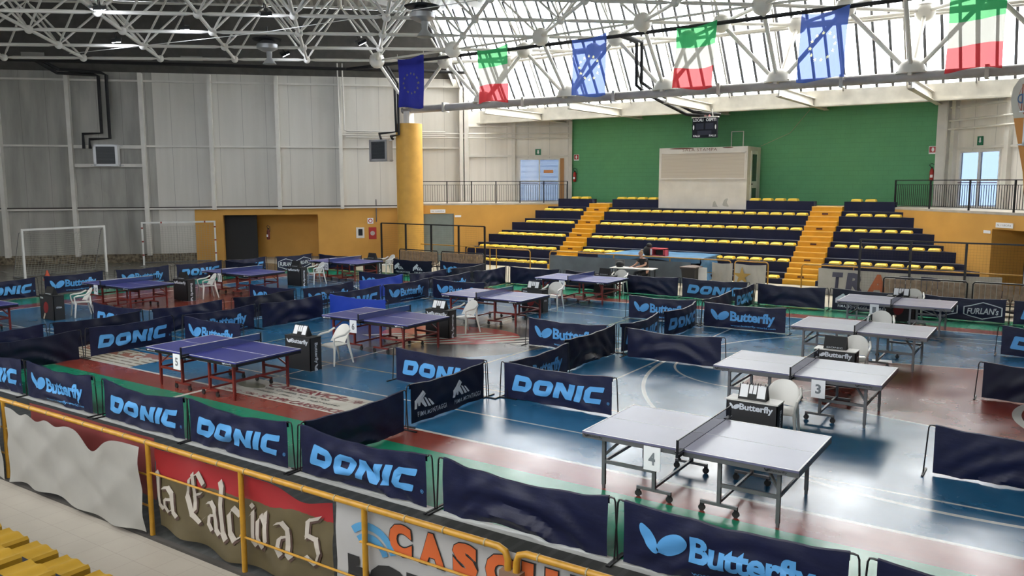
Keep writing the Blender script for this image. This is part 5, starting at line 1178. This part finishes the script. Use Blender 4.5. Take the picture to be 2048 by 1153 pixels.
def on_banner(o, P, x0, x1, zt, zb, bm, m, off, name='lettering'):
    x = min(v.co.x for v in bm.verts)
    while x < max(v.co.x for v in bm.verts): x += .06; bmesh.ops.bisect_plane(bm, geom=bm.verts[:]+bm.edges[:]+bm.faces[:], plane_co=(x, 0, 0), plane_no=(1, 0, 0))
    for y in (.15, .25, .35, .45, .55, .65, .75, .85): bmesh.ops.bisect_plane(bm, geom=bm.verts[:]+bm.edges[:]+bm.faces[:], plane_co=(0, y, 0), plane_no=(0, 1, 0))
    me = bpy.data.meshes.new(name); bm.to_mesh(me); bm.free()
    for v in me.vertices: v.co = P((v.co.x-x0)/(x1-x0), (v.co.y-zb)/(zt-zb), off)
    return link(name, me, m, o)
ivory = mat('ivory_print', (.42, .38, .33), .55); brs = mat('brown_print_shadow', (.07, .04, .03), .6)
def black_letters():
    return pen_text([('l', -8.25, .32, .12, .43), ('a', -8.12, .31, .24, .31), ('C', -7.72, .34, .34, .56), ('a', -7.34, .32, .19, .32), ('l', -7.14, .30, .11, .58), ('c', -7.0, .31, .20, .34), ('i', -6.66, .33, .10, .42), ('o', -6.54, .34, .15, .33), ("'", -6.42, .62, .06, .10), ('a', -6.26, .32, .21, .37), ('5', -5.88, .34, .25, .53)])
on_banner(o, P, -8.24, -5.46, 1.03, .08, black_letters(), ivory, .014)
sh_ = black_letters()
for v in sh_.verts: v.co.x += .022; v.co.y -= .022
on_banner(o, P, -8.24, -5.46, 1.03, .08, sh_, brs, .010, 'letter_shadow')
o, P = banner(-5.42, 1.5, 'white foreground banner with big orange capitals and a blue signal mark', mat('white_vinyl_clean', (.36, .355, .35), .45, noise=.06), 5, bot=.04, amp=.012, zt=1.05)
def cas(grow):
    bm = None
    for i, (s, x, w) in enumerate((('C', -4.76, .3), ('A', -4.42, .33), ('S', -4.05, .30), ('C', -3.71, .32), ('H', -3.36, .38), ('E', -2.92, .3), ('R', -2.55, .34))): bm = text2d(s, x-grow/2, .72-grow/2, w*.86+grow, .29+grow, .07 if not grow else .10, 0, bm)
    return bm
on_banner(o, P, -5.42, 1.5, 1.05, .04, cas(.018), blkm, .010, 'letter_outline'); on_banner(o, P, -5.42, 1.5, 1.05, .04, cas(0), mat('orange_vermilion', (.48, .10, .025), .5), .014)
sig = []
for r in (.3, .2): sig.append([(-5.0+.0+(r+.035)*math.cos(a), .60+(r+.035)*math.sin(a)) for a in [math.radians(20+i*10) for i in range(12)]]+[(-5.0+(r-.035)*math.cos(a), .60+(r-.035)*math.sin(a)) for a in [math.radians(130-i*10) for i in range(12)]])
on_banner(o, P, -5.42, 1.5, 1.05, .04, to_bm(curve2d(sig)), mat('sky_blue_print', (.07, .25, .45), .5), .012, 'signal_mark')
bm = text2d('bOk', -5.27, .24, 1.1, .36, .09); on_banner(o, P, -5.42, 1.5, 1.05, .04, bm, blkm, .012)
# near stand, first tiers with seats
NS = thing('grandstand', 'near stand tiers with yellow seats at the bottom left corner', 'grandstand', (-13.75, 3.4, 0))
b = MB(); NY, NZ, NX = (3.76, 3.31, 2.78, 2.2, 1.6), (.42, .70, .98, 1.26), (-8.41, -7.42)
for k in range(4): b.box(-7, 12, NY[k+1]-3.4, NY[k]-3.4, 0, NZ[k])
b.build('tier', mat('speckled_navy_carpet', (.02, .024, .045), .9, noise=.5, nscale=40), NS)
NSEAT = seat_mesh(True); NSEAT.materials.append(mat('darkened_yellow_seat', (.40, .235, .015), .5, noise=.15, nscale=4))  # seat yellow darkened to offset the strong light near the camera
for k in range(2):
    for i in range(-3, 4):
        o = link('stadium_seat', NSEAT, None, None, (NX[k]+.545*i-(.545 if k else 0), NY[k]-(.02, .09)[k], NZ[k]), PI)
        tag(o, 'yellow seat of the near stand, %s from the left, %s row' % (ORD[i+3], ('front', 'second')[k]), 'seat', 'yellow seats of the near stand')
